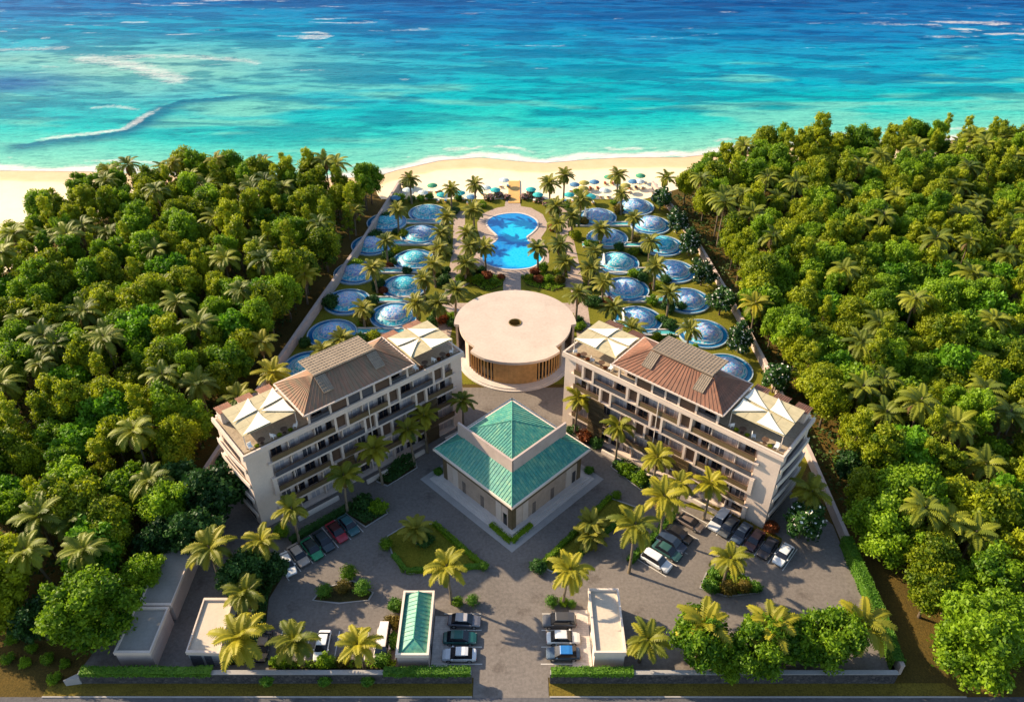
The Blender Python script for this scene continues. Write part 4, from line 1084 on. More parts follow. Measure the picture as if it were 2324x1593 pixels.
sheet('pool_deck', [at(*p) for p in [(1165, 466), (1205, 472), (1232, 487), (1242, 507), (1240, 522), (1228, 540), (1236, 556), (1246, 574), (1246, 594), (1235, 612), (1210, 624), (1160, 630), (1110, 624), (1082, 610), (1074, 592), (1078, 572), (1094, 554), (1090, 540), (1084, 522), (1083, 505), (1096, 485), (1128, 472)]], .036, M['garden_path'])
pool = thing('swimming_pool', 'bright blue figure eight swimming pool between the dome rows', 'pool', (0, 0, 0))
m = MB(); inn = PL; outr = offset(PL, sgn * .45); n = len(inn)
for z0, z1, r_, in ((.03, .16, 0),):
    for i in range(n):
        j = (i + 1) % n; m.prism([tuple(inn[i]), tuple(inn[j]), tuple(outr[j]), tuple(outr[i])], z0, z1)
m.build('coping', M['paving_pale'], pool)
xs = np.linspace(-12, 12, 60); g2 = np.linspace(158, 193, 80)
cx_, cy_ = at(1178, 525); cx2, cy2 = at(1190, 585)
b = bmesh.new(); vsb = [b.verts.new((p.x, p.y, .10)) for p in PL]; b.faces.new(vsb)
bmesh.ops.triangulate(b, faces=b.faces)
bmesh.ops.subdivide_edges(b, edges=b.edges, cuts=3, use_grid_fill=True)
me = bpy.data.meshes.new('water'); b.to_mesh(me); b.free(); me.materials.append(M['pool_water'])
co = np.array([v.co[:2] for v in me.vertices])
d1 = np.hypot((co[:, 0] - cx_) / 5.6, (co[:, 1] - cy_) / 8.0); d2 = np.hypot((co[:, 0] - cx2) / 7.0, (co[:, 1] - cy2) / 6.0)
dv = 1 - sstep(.95, .55, np.minimum(d1, d2))  # shade over the left and far water, put into the colour
a = me.attributes.new('pool_shade', 'FLOAT', 'POINT'); a.data.foreach_set('value', dv.astype(np.float32))
mesh_obj('water', me, pool)

DOMES = {}
def dome(x, y, where, r=5.2, cap=2.4, mat='mosaic', fin=False, face=0):
    t = thing('mosaic_dome', 'blue mosaic dome in a round moat, %s from the beach in the %s row' % where, 'dome', (x, y, 0), face, 'mosaic domes of the garden')
    DOMES['%s %s dome' % where] = (x, y)
    m = MB(); m.lathe([(r - .02, 0), (r, .42), (r - .22, .42), (r - .24, .1)], 0, 48); m.build('moat_rim', M['kerb_blue'], t)
    m = MB(); m.lathe([(r - .2, .24), (3.9, .24)], 0, 48); m.build('moat_water', M['basin_water'], t)
    m = MB(); m.lathe([(4.05, .1), (4.05, .44), (3.9, .44), (3.9, .2)], 0, 48); m.build('inner_kerb', M['kerb_blue'], t)
    m = MB(); cr, cz = (2.72, 1.0) if cap < 2.3 else (3.1, .7)
    m.lathe([(3.89, .36), ((3.89 + cr + .2) / 2, (.36 + cz) / 2 - .02), (cr + .2, cz)], 0, 40); m.build('skirt', M['mosaic_teal'], t, smooth=True)
    m = MB(); m.lathe([(cr + .25, cz - .12), (cr + .25, cz + .12), (cr + .05, cz + .15), (cr, cz)], 0, 40); m.build('collar', M['kerb_blue'], t)
    prof = [(cr * math.cos(R(a_)), cz + (cap - cz) * math.sin(R(a_))) for a_ in (0, 12, 24, 36, 48, 60, 72, 82)] + [(0, cap)]
    m = MB(); m.lathe(prof, 0, 36); m.build('cap', M[mat], t, smooth=True)
    if fin:
        m = MB(); pr = []
        for i in range(9):
            a_ = R(150 + 7.5 * i); h = 2.6 * math.sin(math.pi * min(1, (i + .6) / 8.5)) ** .8 + .15
            for rr in (3.55, 3.75): pr.append((rr * math.cos(a_), rr * math.sin(a_), .3)); pr.append((rr * math.cos(a_) * .9, rr * math.sin(a_) * .9, .3 + h))
        fs = []
        for i in range(8):
            o = 4 * i; fs += [(o, o + 4, o + 5, o + 1), (o + 2, o + 6, o + 7, o + 3), (o + 1, o + 5, o + 7, o + 3)]
        m.add(pr, fs); m.build('entrance_shell', M['white'], t)
    return t
LO = [(878, 504), (845, 555), (808, 618), (788, 684), (754, 756), (700, 832)]
LI = [(970, 483), (955, 532), (940, 590), (917, 650), (894, 716)]
RI = [(1442, 469), (1356, 492), (1378, 540), (1401, 596), (1421, 656), (1448, 725)]
RO = [(1476, 510), (1503, 557), (1528, 615), (1559, 681), (1596, 756), (1648, 838)]
for nm, lst, fin in (('left outer', LO, 0), ('left inner', LI, 0), ('right inner', RI[1:], 1), ('right outer', [RI[0]] + RO, 0)):
    for i, p in enumerate(lst):
        x, y = at(*p, .4)
        dome(x, y, (ORD[i + 1], nm), mat='mosaic_teal' if (i * 7 + len(nm)) % 5 == 0 or p in ((940, 590), (917, 650)) else 'mosaic', fin=bool(fin), cap=2.35 if p[0] > 1162 else 2.2, r=5.2 if p[1] > 500 else 5.0)
def canal(x0, x1, y, label):
    t = thing('garden_canal', label, 'canal', ((x0 + x1) / 2, y, 0), 0, 'garden canals'); h = abs(x1 - x0) / 2
    m = MB(); m.box(-h, h, -.8, .8, .03, .2); m.build('canal_water', M['canal_water'], t)
    for s_ in (-1, 1): m = MB(); m.box(-h, h, s_ * .8, s_ * 1.15, .03, .42); m.build('canal_kerb', M['paving_pale'], t)
for i in range(5):
    (xo, yo), (xi, yi) = at(*LO[i], 0), at(*LI[i], 0)
    canal(xo + 5.1, xi + 7, yo + .4 - (.6 if i == 0 else 0), 'straight pale edged canal from the %s dome along the left wall to the path' % ORD[i + 1])
    (xo, yo), (xi, yi) = at(*RO[i], 0), at(*RI[i + 1], 0)
    canal(xi - 6.5, xo - 5.1, yo - .1, 'straight pale edged canal to the %s dome along the right wall' % ORD[i + 2])
for pl in ([(-16.4, 119), (-13.6, 119), (-12.0, 150), (-11.5, 172), (-12.5, 192), (-15.5, 192), (-14.5, 172), (-15.2, 150)], [(13.6, 119), (16.6, 119), (16.6, 150), (15.6, 172), (14.5, 195), (11.5, 195), (12.4, 172), (13.4, 150)],
           [(-14, 143.5), (14, 143.5), (14, 147.5), (-14, 147.5)], [(-2, 141), (2, 141), (2, 160), (-2, 160)], [(-13, 152), (-8, 157.5), (-9.5, 160), (-14, 156)], [(14, 152), (9, 157.5), (10.5, 160), (15, 156)], [(-2, 195), (2.4, 195), (2.0, 199.6), (-1.6, 199.6)]):
    sheet('garden_path', pl, .028 + .004 * (pl[0][1] > 130) + .0035 * (abs(pl[0][0]) < 3), M['garden_path'])
sheet('wall_walk', [(-30.6, 205.5), (-28.6, 205.5), (-32.0, 188), (-35.5, 171), (-36.0, 172.5), (-33.2, 190)], .06, M['paving_pale'])
bw, be = at(1155, 462), at(1178, 411)
o = thing('boardwalk', 'orange plank walkway running down the sand towards the sea', 'boardwalk', ((bw[0] + at(1178, 462)[0]) / 2, (bw[1] + be[1]) / 2, 0))
hw, hl = 1.55, (be[1] - bw[1]) / 2; m = MB()
for i in range(int(hl * 2 / .3)): m.box(-hw, hw, -hl + .3 * i, -hl + .3 * i + .27, .08, .17)
m.build('deck', M['plank'], o); m = MB(); m.box(hw, hw + .12, -hl, hl, .06, .3); m.build('edge_rail', M['timber'], o)

# ------------------------------------------------------------------ cars
def loft(m, st, mat=0, caps=True):
    """st: list of (x, [(y,z)...]) sections"""
    n = len(st[0][1]); vs = [(x, y, z) for x, s in st for y, z in s]; fs = []
    for k in range(len(st) - 1):
        for i in range(n): fs.append((k * n + i, k * n + (i + 1) % n, (k + 1) * n + (i + 1) % n, (k + 1) * n + i))
    fs += [tuple(range(n)), tuple(range((len(st) - 1) * n, len(st) * n))]
    m.add(vs, fs, mat)
def sec(wd, z0, z1, tuck=.06): return [(-wd + .05, z0), (-wd, z0 + .18), (-wd, z1 - .16), (-wd + tuck + .06, z1), (wd - tuck - .06, z1), (wd, z1 - .16), (wd, z0 + .18), (wd - .05, z0)]
CARS = {}
def car_meshes(kind):
    if kind == 'sedan': L, Wd, bonnet, roof, cab = 2.3, .90, .86, 1.42, [(-1.75, .93), (-1.15, 1.36), (-.75, 1.42), (.35, 1.40), (1.15, .92)]
    elif kind == 'suv': L, Wd, bonnet, roof, cab = 2.35, .96, 1.02, 1.72, [(-2.2, 1.05), (-2.0, 1.62), (-1.2, 1.72), (.45, 1.70), (1.2, 1.06)]
    else: L, Wd, bonnet, roof, cab = 2.65, .97, 1.08, 2.05, [(-2.6, 1.1), (-2.5, 1.98), (-1.5, 2.05), (1.2, 2.02), (1.95, 1.12)]
    m = MB(); z0 = .28
    loft(m, [(-L, sec(Wd * .82, z0 + .12, bonnet - .16)), (-L + .14, sec(Wd * .94, z0, bonnet - .04)), (-L + .7, sec(Wd, z0, bonnet + .03)), (-.3, sec(Wd, z0, bonnet + .02)), (cab[-1][0], sec(Wd, z0, bonnet)),
             (L - .5, sec(Wd * .97, z0, bonnet - .10)), (L - .12, sec(Wd * .88, z0, bonnet - .22)), (L, sec(Wd * .74, z0 + .1, bonnet - .34))])
    body = m
    g = MB(); st = []
    for x, z in cab: wt = Wd - .10 - .16 * (z - bonnet) / .6 if z > bonnet + .1 else Wd - .09; st.append((x, [(-Wd + .08, bonnet - .06), (-wt, z), (wt, z), (Wd - .08, bonnet - .06)]))
    loft(g, st)
    r = MB(); a, b_ = cab[1], cab[3]; wr = Wd - .10 - .16 * (roof - bonnet) / .6 + .03
    loft(r, [(a[0] - .05, [(-wr + .05, a[1] - .04), (-wr + .05, a[1] + .03), (wr - .05, a[1] + .03), (wr - .05, a[1] - .04)]), (cab[2][0], [(-wr, roof - .05), (-wr + .06, roof + .045), (wr - .06, roof + .045), (wr, roof - .05)]),
             (b_[0], [(-wr, b_[1] - .05), (-wr + .06, b_[1] + .04), (wr - .06, b_[1] + .04), (wr, b_[1] - .05)]), (b_[0] + .1, [(-wr + .05, b_[1] - .06), (-wr + .08, b_[1] - .01), (wr - .08, b_[1] - .01), (wr - .05, b_[1] - .06)])])
    wh = MB(); wh.bar((0, -.11, 0), (0, .11, 0), .33, 0, 18); ri = MB(); ri.bar((0, -.125, 0), (0, .125, 0), .20, 0, 12)
    hl = MB(); hl.box(-.06, .05, -.17, .17, -.07, .07); mi = MB(); mi.box(-.10, .10, -.1, .1, -.07, .07)
    pil = MB()
    for x in (-.2, ) if kind == 'sedan' else (-.2, -1.2):
        for s_ in (-1, 1): pil.box(x - .05, x + .05, s_ * (Wd - .30), s_ * (Wd - .085), bonnet - .02, bonnet + .35)
    res = {}
    for n_, mb, mt in (('body', body, M['white']), ('cabin_glass', g, M['dark_glass']), ('roof', r, M['white']), ('wheel', wh, M['tyre']), ('rim', ri, M['rim']), ('headlight', hl, M['lamp']), ('tail_light', hl, M['tail_lamp']), ('mirror', mi, M['white'])):
        q = MB(); q.v, q.f, q.m = list(mb.v), list(mb.f), list(mb.m); o = q.build(n_, mt, smooth=False); res[n_] = o.data; bpy.data.objects.remove(o)
    res['dim'] = (L, Wd, bonnet); return res
for k in ('sedan', 'suv', 'van'): CARS[k] = car_meshes(k)
PAINT = {}
def paint(c):
    if c not in PAINT:
        k = NT('car_paint'); k.b.inputs['Coat Weight'].default_value = .5; k.b.inputs['Coat Roughness'].default_value = .08
        v = k.coord(); PAINT[c] = k.set(k.ramp(k.noise(v, 1.2, 4), [(.3, tuple(x * .9 for x in c)), (.7, tuple(min(1, x * 1.08) for x in c))]), .35, .5)
    return PAINT[c]
def car(px, py, hd, kind, colr, label, roofc=None, group=None):
    x, y = at(px, py, .7); K = CARS[kind]; L, Wd, bn = K['dim']
    t = thing('parked_car', label, 'van' if kind == 'van' else 'car', (x, y, .024), math.atan2(hd[1], hd[0]), group or 'cars parked in the court')
    def pc(n, parent=t, loc=(0, 0, 0), m=None, nm=None):
        o = mesh_obj(nm or n, K[n], parent, loc)
        if m: o.material_slots[0].link = 'OBJECT'; o.material_slots[0].material = m
        return o
    p = paint(colr); bd = pc('body', m=p); pc('cabin_glass', bd); pc('roof', m=paint(roofc) if roofc else p)
    for sx in (-1, 1):
        for sy in (-1, 1):
            wv = pc('wheel', t, (sx * L * .60, sy * (Wd - .09), .33)); pc('rim', wv)
    for sy in (-1, 1):
        pc('headlight', t, (L - .16, sy * Wd * .62, bn - .30)); pc('tail_light', t, (-L + .03, sy * Wd * .62, bn - .28)); pc('mirror', t, (L * .38, sy * (Wd + .08), bn + .05), p)
    return t
WH_, SIL, GRY, BLK = (.74, .74, .72), (.42, .44, .46), (.09, .095, .10), (.02, .02, .024)
dl, dr, dm = (.64, -.768), (-.64, -.768), (.77, -.64)
car(651, 1278, (.52, -.85), 'sedan', WH_, 'white saloon at the near end of the row below the left block')
car(677, 1258, dl, 'sedan', (.40, .33, .27), 'beige saloon second in the row below the left block')
car(708, 1244, dl, 'sedan', (.01, .22, .09), 'green saloon in the row below the left block', (.02, .03, .03))
car(734, 1226, dl, 'sedan', (.02, .035, .045), 'black saloon between the green and the red car')
car(764, 1205, dl, 'sedan', (.32, .02, .035), 'red saloon with dark roof in the row below the left block', (.05, .01, .012))
car(791, 1190, dl, 'sedan', (.03, .10, .11), 'dark teal saloon at the far end of the shaded row')
car(1633, 1180, dr, 'suv', (.55, .57, .60), 'silver four by four nearest the right block')
car(1654, 1194, dr, 'sedan', GRY, 'dark grey saloon beside the silver four by four')
car(1684, 1208, dr, 'sedan', (.06, .085, .12), 'slate blue saloon in the right block row, third along')
car(1713, 1224, dr, 'sedan', (.055, .02, .028), 'dark maroon saloon in the right block row')
car(1743, 1242, dr, 'sedan', (.03, .026, .03), 'black saloon beside the white one in the right block row')
car(1778, 1257, dr, 'sedan', WH_, 'white saloon at the end of the right block row under the frangipani')
car(1566, 1184, dm, 'sedan', (.20, .15, .12), 'brown saloon standing alone at the far end of the hedge row', (.16, .12, .10))
car(1540, 1211, dm, 'sedan', BLK, 'black saloon beside the navy car on the hedge row')
car(1524, 1232, dm, 'suv', (.03, .05, .09), 'navy four by four second from the near end of the hedge row')
car(1514, 1249, dm, 'sedan', (.03, .09, .085), 'dark green saloon beside the white four by four')
car(1490, 1272, dm, 'suv', WH_, 'white four by four at the near end of the hedge row')
car(731, 1463, (0, -1), 'sedan', WH_, 'white saloon between palms along the left front wall')
car(869, 1460, (0, -1), 'van', (.72, .66, .60), 'white van beside the green roofed gatehouse')
car(597, 1465, (0, -1), 'sedan', BLK, 'dark car half hidden under the palm beside the small shed')
car(1054, 1407, (1, -.04), 'sedan', (.13, .13, .15), 'dark grey saloon in the gate row beside the green roofed gatehouse', (.40, .38, .38))
car(1044, 1446, (1, 0), 'sedan', (.01, .085, .075), 'dark green saloon in the middle of the gate row')
car(1042, 1484, (-1, 0), 'sedan', (.60, .61, .62), 'white saloon against the front hedge left of the gate')
car(1269, 1408, (-1, 0), 'suv', (.06, .06, .065), 'dark grey four by four beside the cream gatehouse')
car(1279, 1446, (1, 0), 'sedan', (.70, .68, .63), 'cream white saloon in the middle of the row by the cream gatehouse')
car(1278, 1481, (-1, 0), 'sedan', (.04, .07, .11), 'blue roofed saloon against the front hedge right of the gate', (.02, .15, .42))
def stall_lines(segs):
    m = MB()
    for (a, b_) in segs:
        a, b_ = Vector(a), Vector(b_); d = (b_ - a).normalized(); n_ = Vector((-d.y, d.x)) * .06
        m.add([(*(a + n_), .034), (*(b_ + n_), .034), (*(b_ - n_), .034), (*(a - n_), .034)], [(0, 1, 2, 3)])
    return tag(m.build('parking_lines', M['stripe']), kind='structure')
def mids(lst, hd, l=2.6):
    P = [Vector(at(*p)) for p in lst]; h = Vector(hd).normalized(); out = []
    for a, b_ in zip(P[:-1], P[1:]): c = (a + b_) / 2; out.append((c - h * l, c + h * l))
    e = P[0] - (P[1] - P[0]) / 2; out.append((e - h * l, e + h * l)); e = P[-1] + (P[-1] - P[-2]) / 2; out.append((e - h * l, e + h * l)); return out
stall_lines(mids([(651, 1282), (677, 1262), (706, 1246), (735, 1228), (763, 1210), (791, 1193)], dl) + mids([(1630, 1185), (1657, 1200), (1684, 1215), (1713, 1230), (1743, 1246), (1776, 1262)], dr)
            + mids([(1490, 1276), (1514, 1253), (1538, 1222), (1566, 1190)], dm) + mids([(600, 1467), (665, 1467), (731, 1467), (797, 1467), (866, 1467)], (0, 1), 2.4)
            + mids([(1050, 1411), (1050, 1449), (1050, 1487)], (1, 0)) + mids([(1272, 1411), (1272, 1449), (1272, 1487)], (1, 0)))

# ------------------------------------------------------------------ court planting
def bed(pl, z=.06): return sheet('planting_bed', [at(*p) for p in pl], z, M['bed_soil'], t=.05)
LT = [(880, 1218), (925, 1192), (985, 1190), (1092, 1288), (925, 1300), (893, 1262)]
RT = [(1228, 1285), (1385, 1132), (1442, 1152), (1262, 1300)]
for pl in (LT, RT): sheet('court_lawn', [at(*p) for p in pl], .07, M['lawn'], t=.06)
sheet('court_lawn', [at(*p) for p in [(1548, 1146), (1585, 1136), (1690, 1172), (1775, 1222), (1768, 1244), (1690, 1204), (1600, 1162)]], .06, M['lawn'], t=.05)
def border(pl):
    P_ = [Vector(at(*p)) for p in pl]; c = sum(P_, Vector((0, 0))) / len(P_); m = MB(); n = len(P_)
    O_ = [v + (v - c).normalized() * .22 for v in P_]
    for i in range(n): j = (i + 1) % n; m.prism([tuple(P_[i]), tuple(P_[j]), tuple(O_[j]), tuple(O_[i])], .024, .15)
    return tag(m.build('kerb', M['concrete']), kind='structure')
W_ = lambda *ps: [at(*p) for p in ps]
hedge('hedge', 'low clipped hedge along the near edge of the triangular lawn', W_((893, 1262), (922, 1298), (1040, 1292), (1095, 1286)), .8, .7, M['leaf_hedge'])
hedge('hedge', 'low dark hedge between the triangular lawn and the pavilion', W_((985, 1190), (1040, 1238), (1092, 1282)), .8, .7, M['leaf_green'])
hedge('hedge', 'low clipped hedge between the slim lawn and the pavilion', W_((1228, 1284), (1310, 1205), (1385, 1130)), .8, .7, M['leaf_green'])
hedge('hedge', 'low clipped hedge on the car park side of the slim lawn', W_((1262, 1302), (1350, 1232), (1425, 1168)), .8, .7, M['leaf_hedge'])
hedge('hedge', 'tall clipped hedge behind the cars of the diagonal row', W_((1428, 1278), (1480, 1225), (1535, 1168)), .9, 1.0, M['leaf_hedge'])
hedge('hedge', 'dark hedge behind the shaded row of cars below the left block', W_((660, 1232), (730, 1190), (800, 1150)), 1.0, 1.0, M['leaf_dark'])
hedge('hedge', 'low hedge behind the row of cars below the right block', W_((1600, 1150), (1690, 1190), (1770, 1235)), .9, .6, M['leaf_gold'])
hedge('hedge', 'short hedge round the front corner of the pavilion steps', W_((1113, 1192), (1160, 1232), (1207, 1193)), .8, .6, M['leaf_green'])
B1 = [(856, 1092), (880, 1102), (945, 1062), (940, 1040), (905, 1042)]; B2 = [(785, 1165), (830, 1195), (878, 1165), (862, 1140), (820, 1132)]
B3 = [(1388, 1060), (1400, 1040), (1492, 1090), (1500, 1105), (1455, 1112)]; B4_ = [(1590, 1335), (1605, 1300), (1650, 1288), (1700, 1312), (1720, 1345), (1650, 1352)]
B5 = [(712, 1362), (735, 1335), (800, 1320), (845, 1345), (835, 1362), (770, 1368)]; B6 = [(1060, 640), (1100, 622), (1148, 628), (1138, 650), (1105, 662)]; B7 = [(1182, 628), (1240, 622), (1285, 650), (1255, 662), (1195, 648)]
B8 = [(502, 1330), (560, 1290), (640, 1270), (640, 1310), (610, 1360), (596, 1500), (520, 1510), (545, 1400)]; B9 = [(610, 1500), (900, 1500), (895, 1518), (610, 1518)]; B10 = [(1425, 1500), (1985, 1400), (1990, 1518), (1425, 1520)]
for pl in (B1, B2, B3, B4_, B5, B6, B7, B8, B9): bed(pl)
for pl in (LT, RT, B1, B2, B3, B4_, B5): border(pl)
cover('bed_plants', [W_(*p) for p in (B1, B2, B3, B8)], 6500, (.15, 1.5), .22, M['leaf_dark'])
cover('bed_plants', [W_(*p) for p in (B4_, B6, B7, B9)], 4200, (.12, .8), .18, M['leaf_green'])
for px, py, k, s, lab in ((737, 1350, 'ball', 1.25, 'bright round bush on the near end of the small island'), (779, 1340, 'ball_gold', 1.15, 'olive round bush in the middle of the small island'), (793, 1310, 'ball_dark', 1.4, 'dark round bush at the back of the small island'),
                          (825, 1344, 'ball', 1.4, 'large round bush at the gatehouse end of the small island'), (1073, 1370, 'ball', 1.05, 'bright round bush beside the drive, left of the gate'), (1040, 1372, 'ball_dark', .9, 'dark round bush at the foot of the palm left of the drive'),
                          (1252, 1372, 'ball', 1.05, 'round bush beside the drive, right of the gate'), (1279, 1372, 'ball_dark', .85, 'round bush between two others right of the drive'), (1297, 1376, 'ball', .75, 'smallest round bush by the cream terrace'),
                          (877, 1243, 'ball_dark', 1.15, 'dark purplish round bush at the blunt corner of the triangular lawn'), (1098, 1290, 'ball', .85, 'small bush at the pointed tip of the triangular lawn'), (1221, 1292, 'leaf_dark', 1.5, 'dark spreading bush at the near tip of the slim lawn'),
                          (1398, 1130, 'ball_dark', .9, 'dark bush at the far tip of the slim lawn'), (965, 1232, 'leaf_dark', 1.6, 'dark low bush in the middle of the triangular lawn'), (1612, 1338, 'leaf_hedge', 1.5, 'bright leafy bush at the left of the palm island'),
                          (1650, 1345, 'ball_gold', 1.35, 'brown gold bush in front on the palm island'), (1685, 1340, 'ball_gold', 1.2, 'brown gold bush beside the palm island trunk'), (1712, 1338, 'leaf_hedge', 1.2, 'bright bush at the right of the palm island'), (1622, 1308, 'leaf_hedge', 1.3, 'bright bush at the back of the palm island'),
                          (1328, 1000, 'leaf_red', 1.7, 'red leaved bush beside the pavilion and the right block'), (1352, 1010, 'leaf_dark', 1.5, 'dark bush beside the red leaved one'), (1300, 985, 'leaf_dark', 1.5, 'dark bush behind the right corner of the pavilion'),
                          (1748, 1205, 'leaf_red', 1.4, 'small red bush beside the frangipani at the right car row'), (860, 1160, 'leaf_green', 1.7, 'leafy bush at the end of the shaded parking row'), (825, 1150, 'leaf_dark', 1.9, 'dark bush behind the shaded parking row'),
                          (640, 1215, 'ball_dark', 1.4, 'dark bush at the outer foot of the left block'), (870, 1502, 'leaf_hedge', 1.4, 'leafy bush between the van and the front wall'), (895, 1420, 'leaf_gold', 1.5, 'yellow green bush along the green roofed gatehouse'),
                          (897, 1380, 'leaf_hedge', 1.3, 'upper bush along the green roofed gatehouse'), (892, 1460, 'leaf_hedge', 1.3, 'lower bush along the green roofed gatehouse'), (740, 1508, 'leaf_green', 1.4, 'dark bush in front of the white car at the front wall'),
                          (780, 1505, 'leaf_gold', 1.2, 'yellow bush left of the third front palm'), (640, 1506, 'leaf_green', 1.3, 'bush left of the second front palm'), (995, 1075, 'leaf_hedge', 1.0, 'small bush at the left corner of the pavilion'), (1337, 1072, 'leaf_hedge', 1.0, 'small bush at the right corner of the pavilion'),
                          (1490, 1110, 'leaf_dark', 1.5, 'dark bush at the near end of the bed below the right block'), (1420, 1075, 'leaf_green', 1.7, 'leafy bush in the bed below the right block'), (1450, 1095, 'leaf_green', 1.6, 'broad bush midway in the bed below the right block')):
    x, y = at(px, py); shrub(k, x, y, s, lab, 'bushes of the court')
for px, py, k, s, lab in ((235, 1450, 'huge0', 1.0, 'very large leafy tree beside the flat roofed sheds'), (250, 1300, 'broad0', 1.0, 'sunlit pale tree behind the largest leafy tree by the sheds'), (560, 1345, 'dark0', .8, 'dark bushy tree beside the front palms and small shed'),
                          (500, 1180, 'dark0', 1.15, 'dark round tree beside the outer gable of the left block'), (620, 1318, 'dark0', .6, 'dark low tree at the near end of the shaded parking row'), (455, 1260, 'dark0', .95, 'dark tree behind the long shed'),
                          (1580, 1500, 'bigleaf1', 1.0, 'big leafy tree leaning over the front wall, nearest the cream gatehouse'), (1705, 1515, 'bigleaf1', 1.0, 'big leafy tree in the middle of the right front wall'), (1775, 1495, 'bigleaf0', .85, 'leafy tree between its larger neighbours on the right front wall'), (1868, 1495, 'bigleaf1', 1.05, 'big leafy tree nearest the right end of the front wall'),
                          (1640, 1530, 'bigleaf0', .55, 'small leafy tree in front of the right front wall'), (2180, 1520, 'huge0', 1.05, 'huge leafy tree alone beyond the right end of the front wall'), (1990, 1262, 'huge0', .9, 'huge dark leafy tree behind the ivy topped wall'), (2010, 1190, 'bushy1', 1.1, 'leafy tree at the edge of the right wood behind the ivy wall'),
                          (345, 1345, 'bushy1', .7, 'small round tree between the large leafy tree and the long shed'), (375, 1270, 'dark0', .8, 'dark tree against the far end of the long shed'), (400, 1205, 'bushy3', .9, 'green tree at the wood edge beyond the long shed'),
                          (425, 1140, 'dark0', .9, 'dark tree at the wood edge beside the outer gable of the left block'), (1945, 1165, 'bushy0', .85, 'green tree at the right wood edge beyond the frangipani'), (1925, 1105, 'dark0', .8, 'dark tree at the right wood edge level with the shaded palm'), (2085, 1400, 'bushy2', .8, 'lumpy tree at the right wood edge above the huge lone tree'),
                          (30, 1440, 'bushy0', .9, 'green tree at the left wood edge above the dry grass'), (110, 1450, 'dark0', .8, 'dark tree between the dry grass and the large leafy tree'),
                          (2290, 1500, 'broad1', 1.0, 'bright tree in the right wood above the road'), (1812, 1220, 'frangipani', 1.25, 'white flowered frangipani at the end of the right car row')):
    x, y = at(px, py); tree(k, x, y, lab, None, s)
for i, p in enumerate([(1497, 478), (1535, 530), (1563, 580), (1590, 648), (1632, 715), (1675, 800), (1752, 890)]):
    x, y = at(*p); tree('frangipani', x, y, 'white flowered frangipani, %s from the beach along the right wall' % ORD[i + 1], 'frangipani row', 1.15)
rng = random.Random(5)
for i in range(11):
    t = i / 10; k = t * (len(WL) - 1); j = min(len(WL) - 2, int(k)); f = k - j
    x, y = WL[j][0] * (1 - f) + WL[j + 1][0] * f + 2.0, WL[j][1] * (1 - f) + WL[j + 1][1] * f
    shrub(('leaf_dark', 'leaf_green', 'leaf_dark')[i % 3], x, y, rng.uniform(1.4, 2.2), 'dark bush inside the left wall, %s from the beach' % ORD[i + 1], 'bushes along the left wall', sz=1.2)
for i, (px, py) in enumerate(((30, 1455), (75, 1475), (60, 1508), (110, 1500), (20, 1500), (150, 1510), (125, 1545))):
    x, y = at(px, py); shrub('leaf_green', x, y, RND.uniform(.7, 1.2), 'small bush on the dry grass left of the front wall, %s from the wood' % ORD[i + 1], 'bushes on the dry grass')

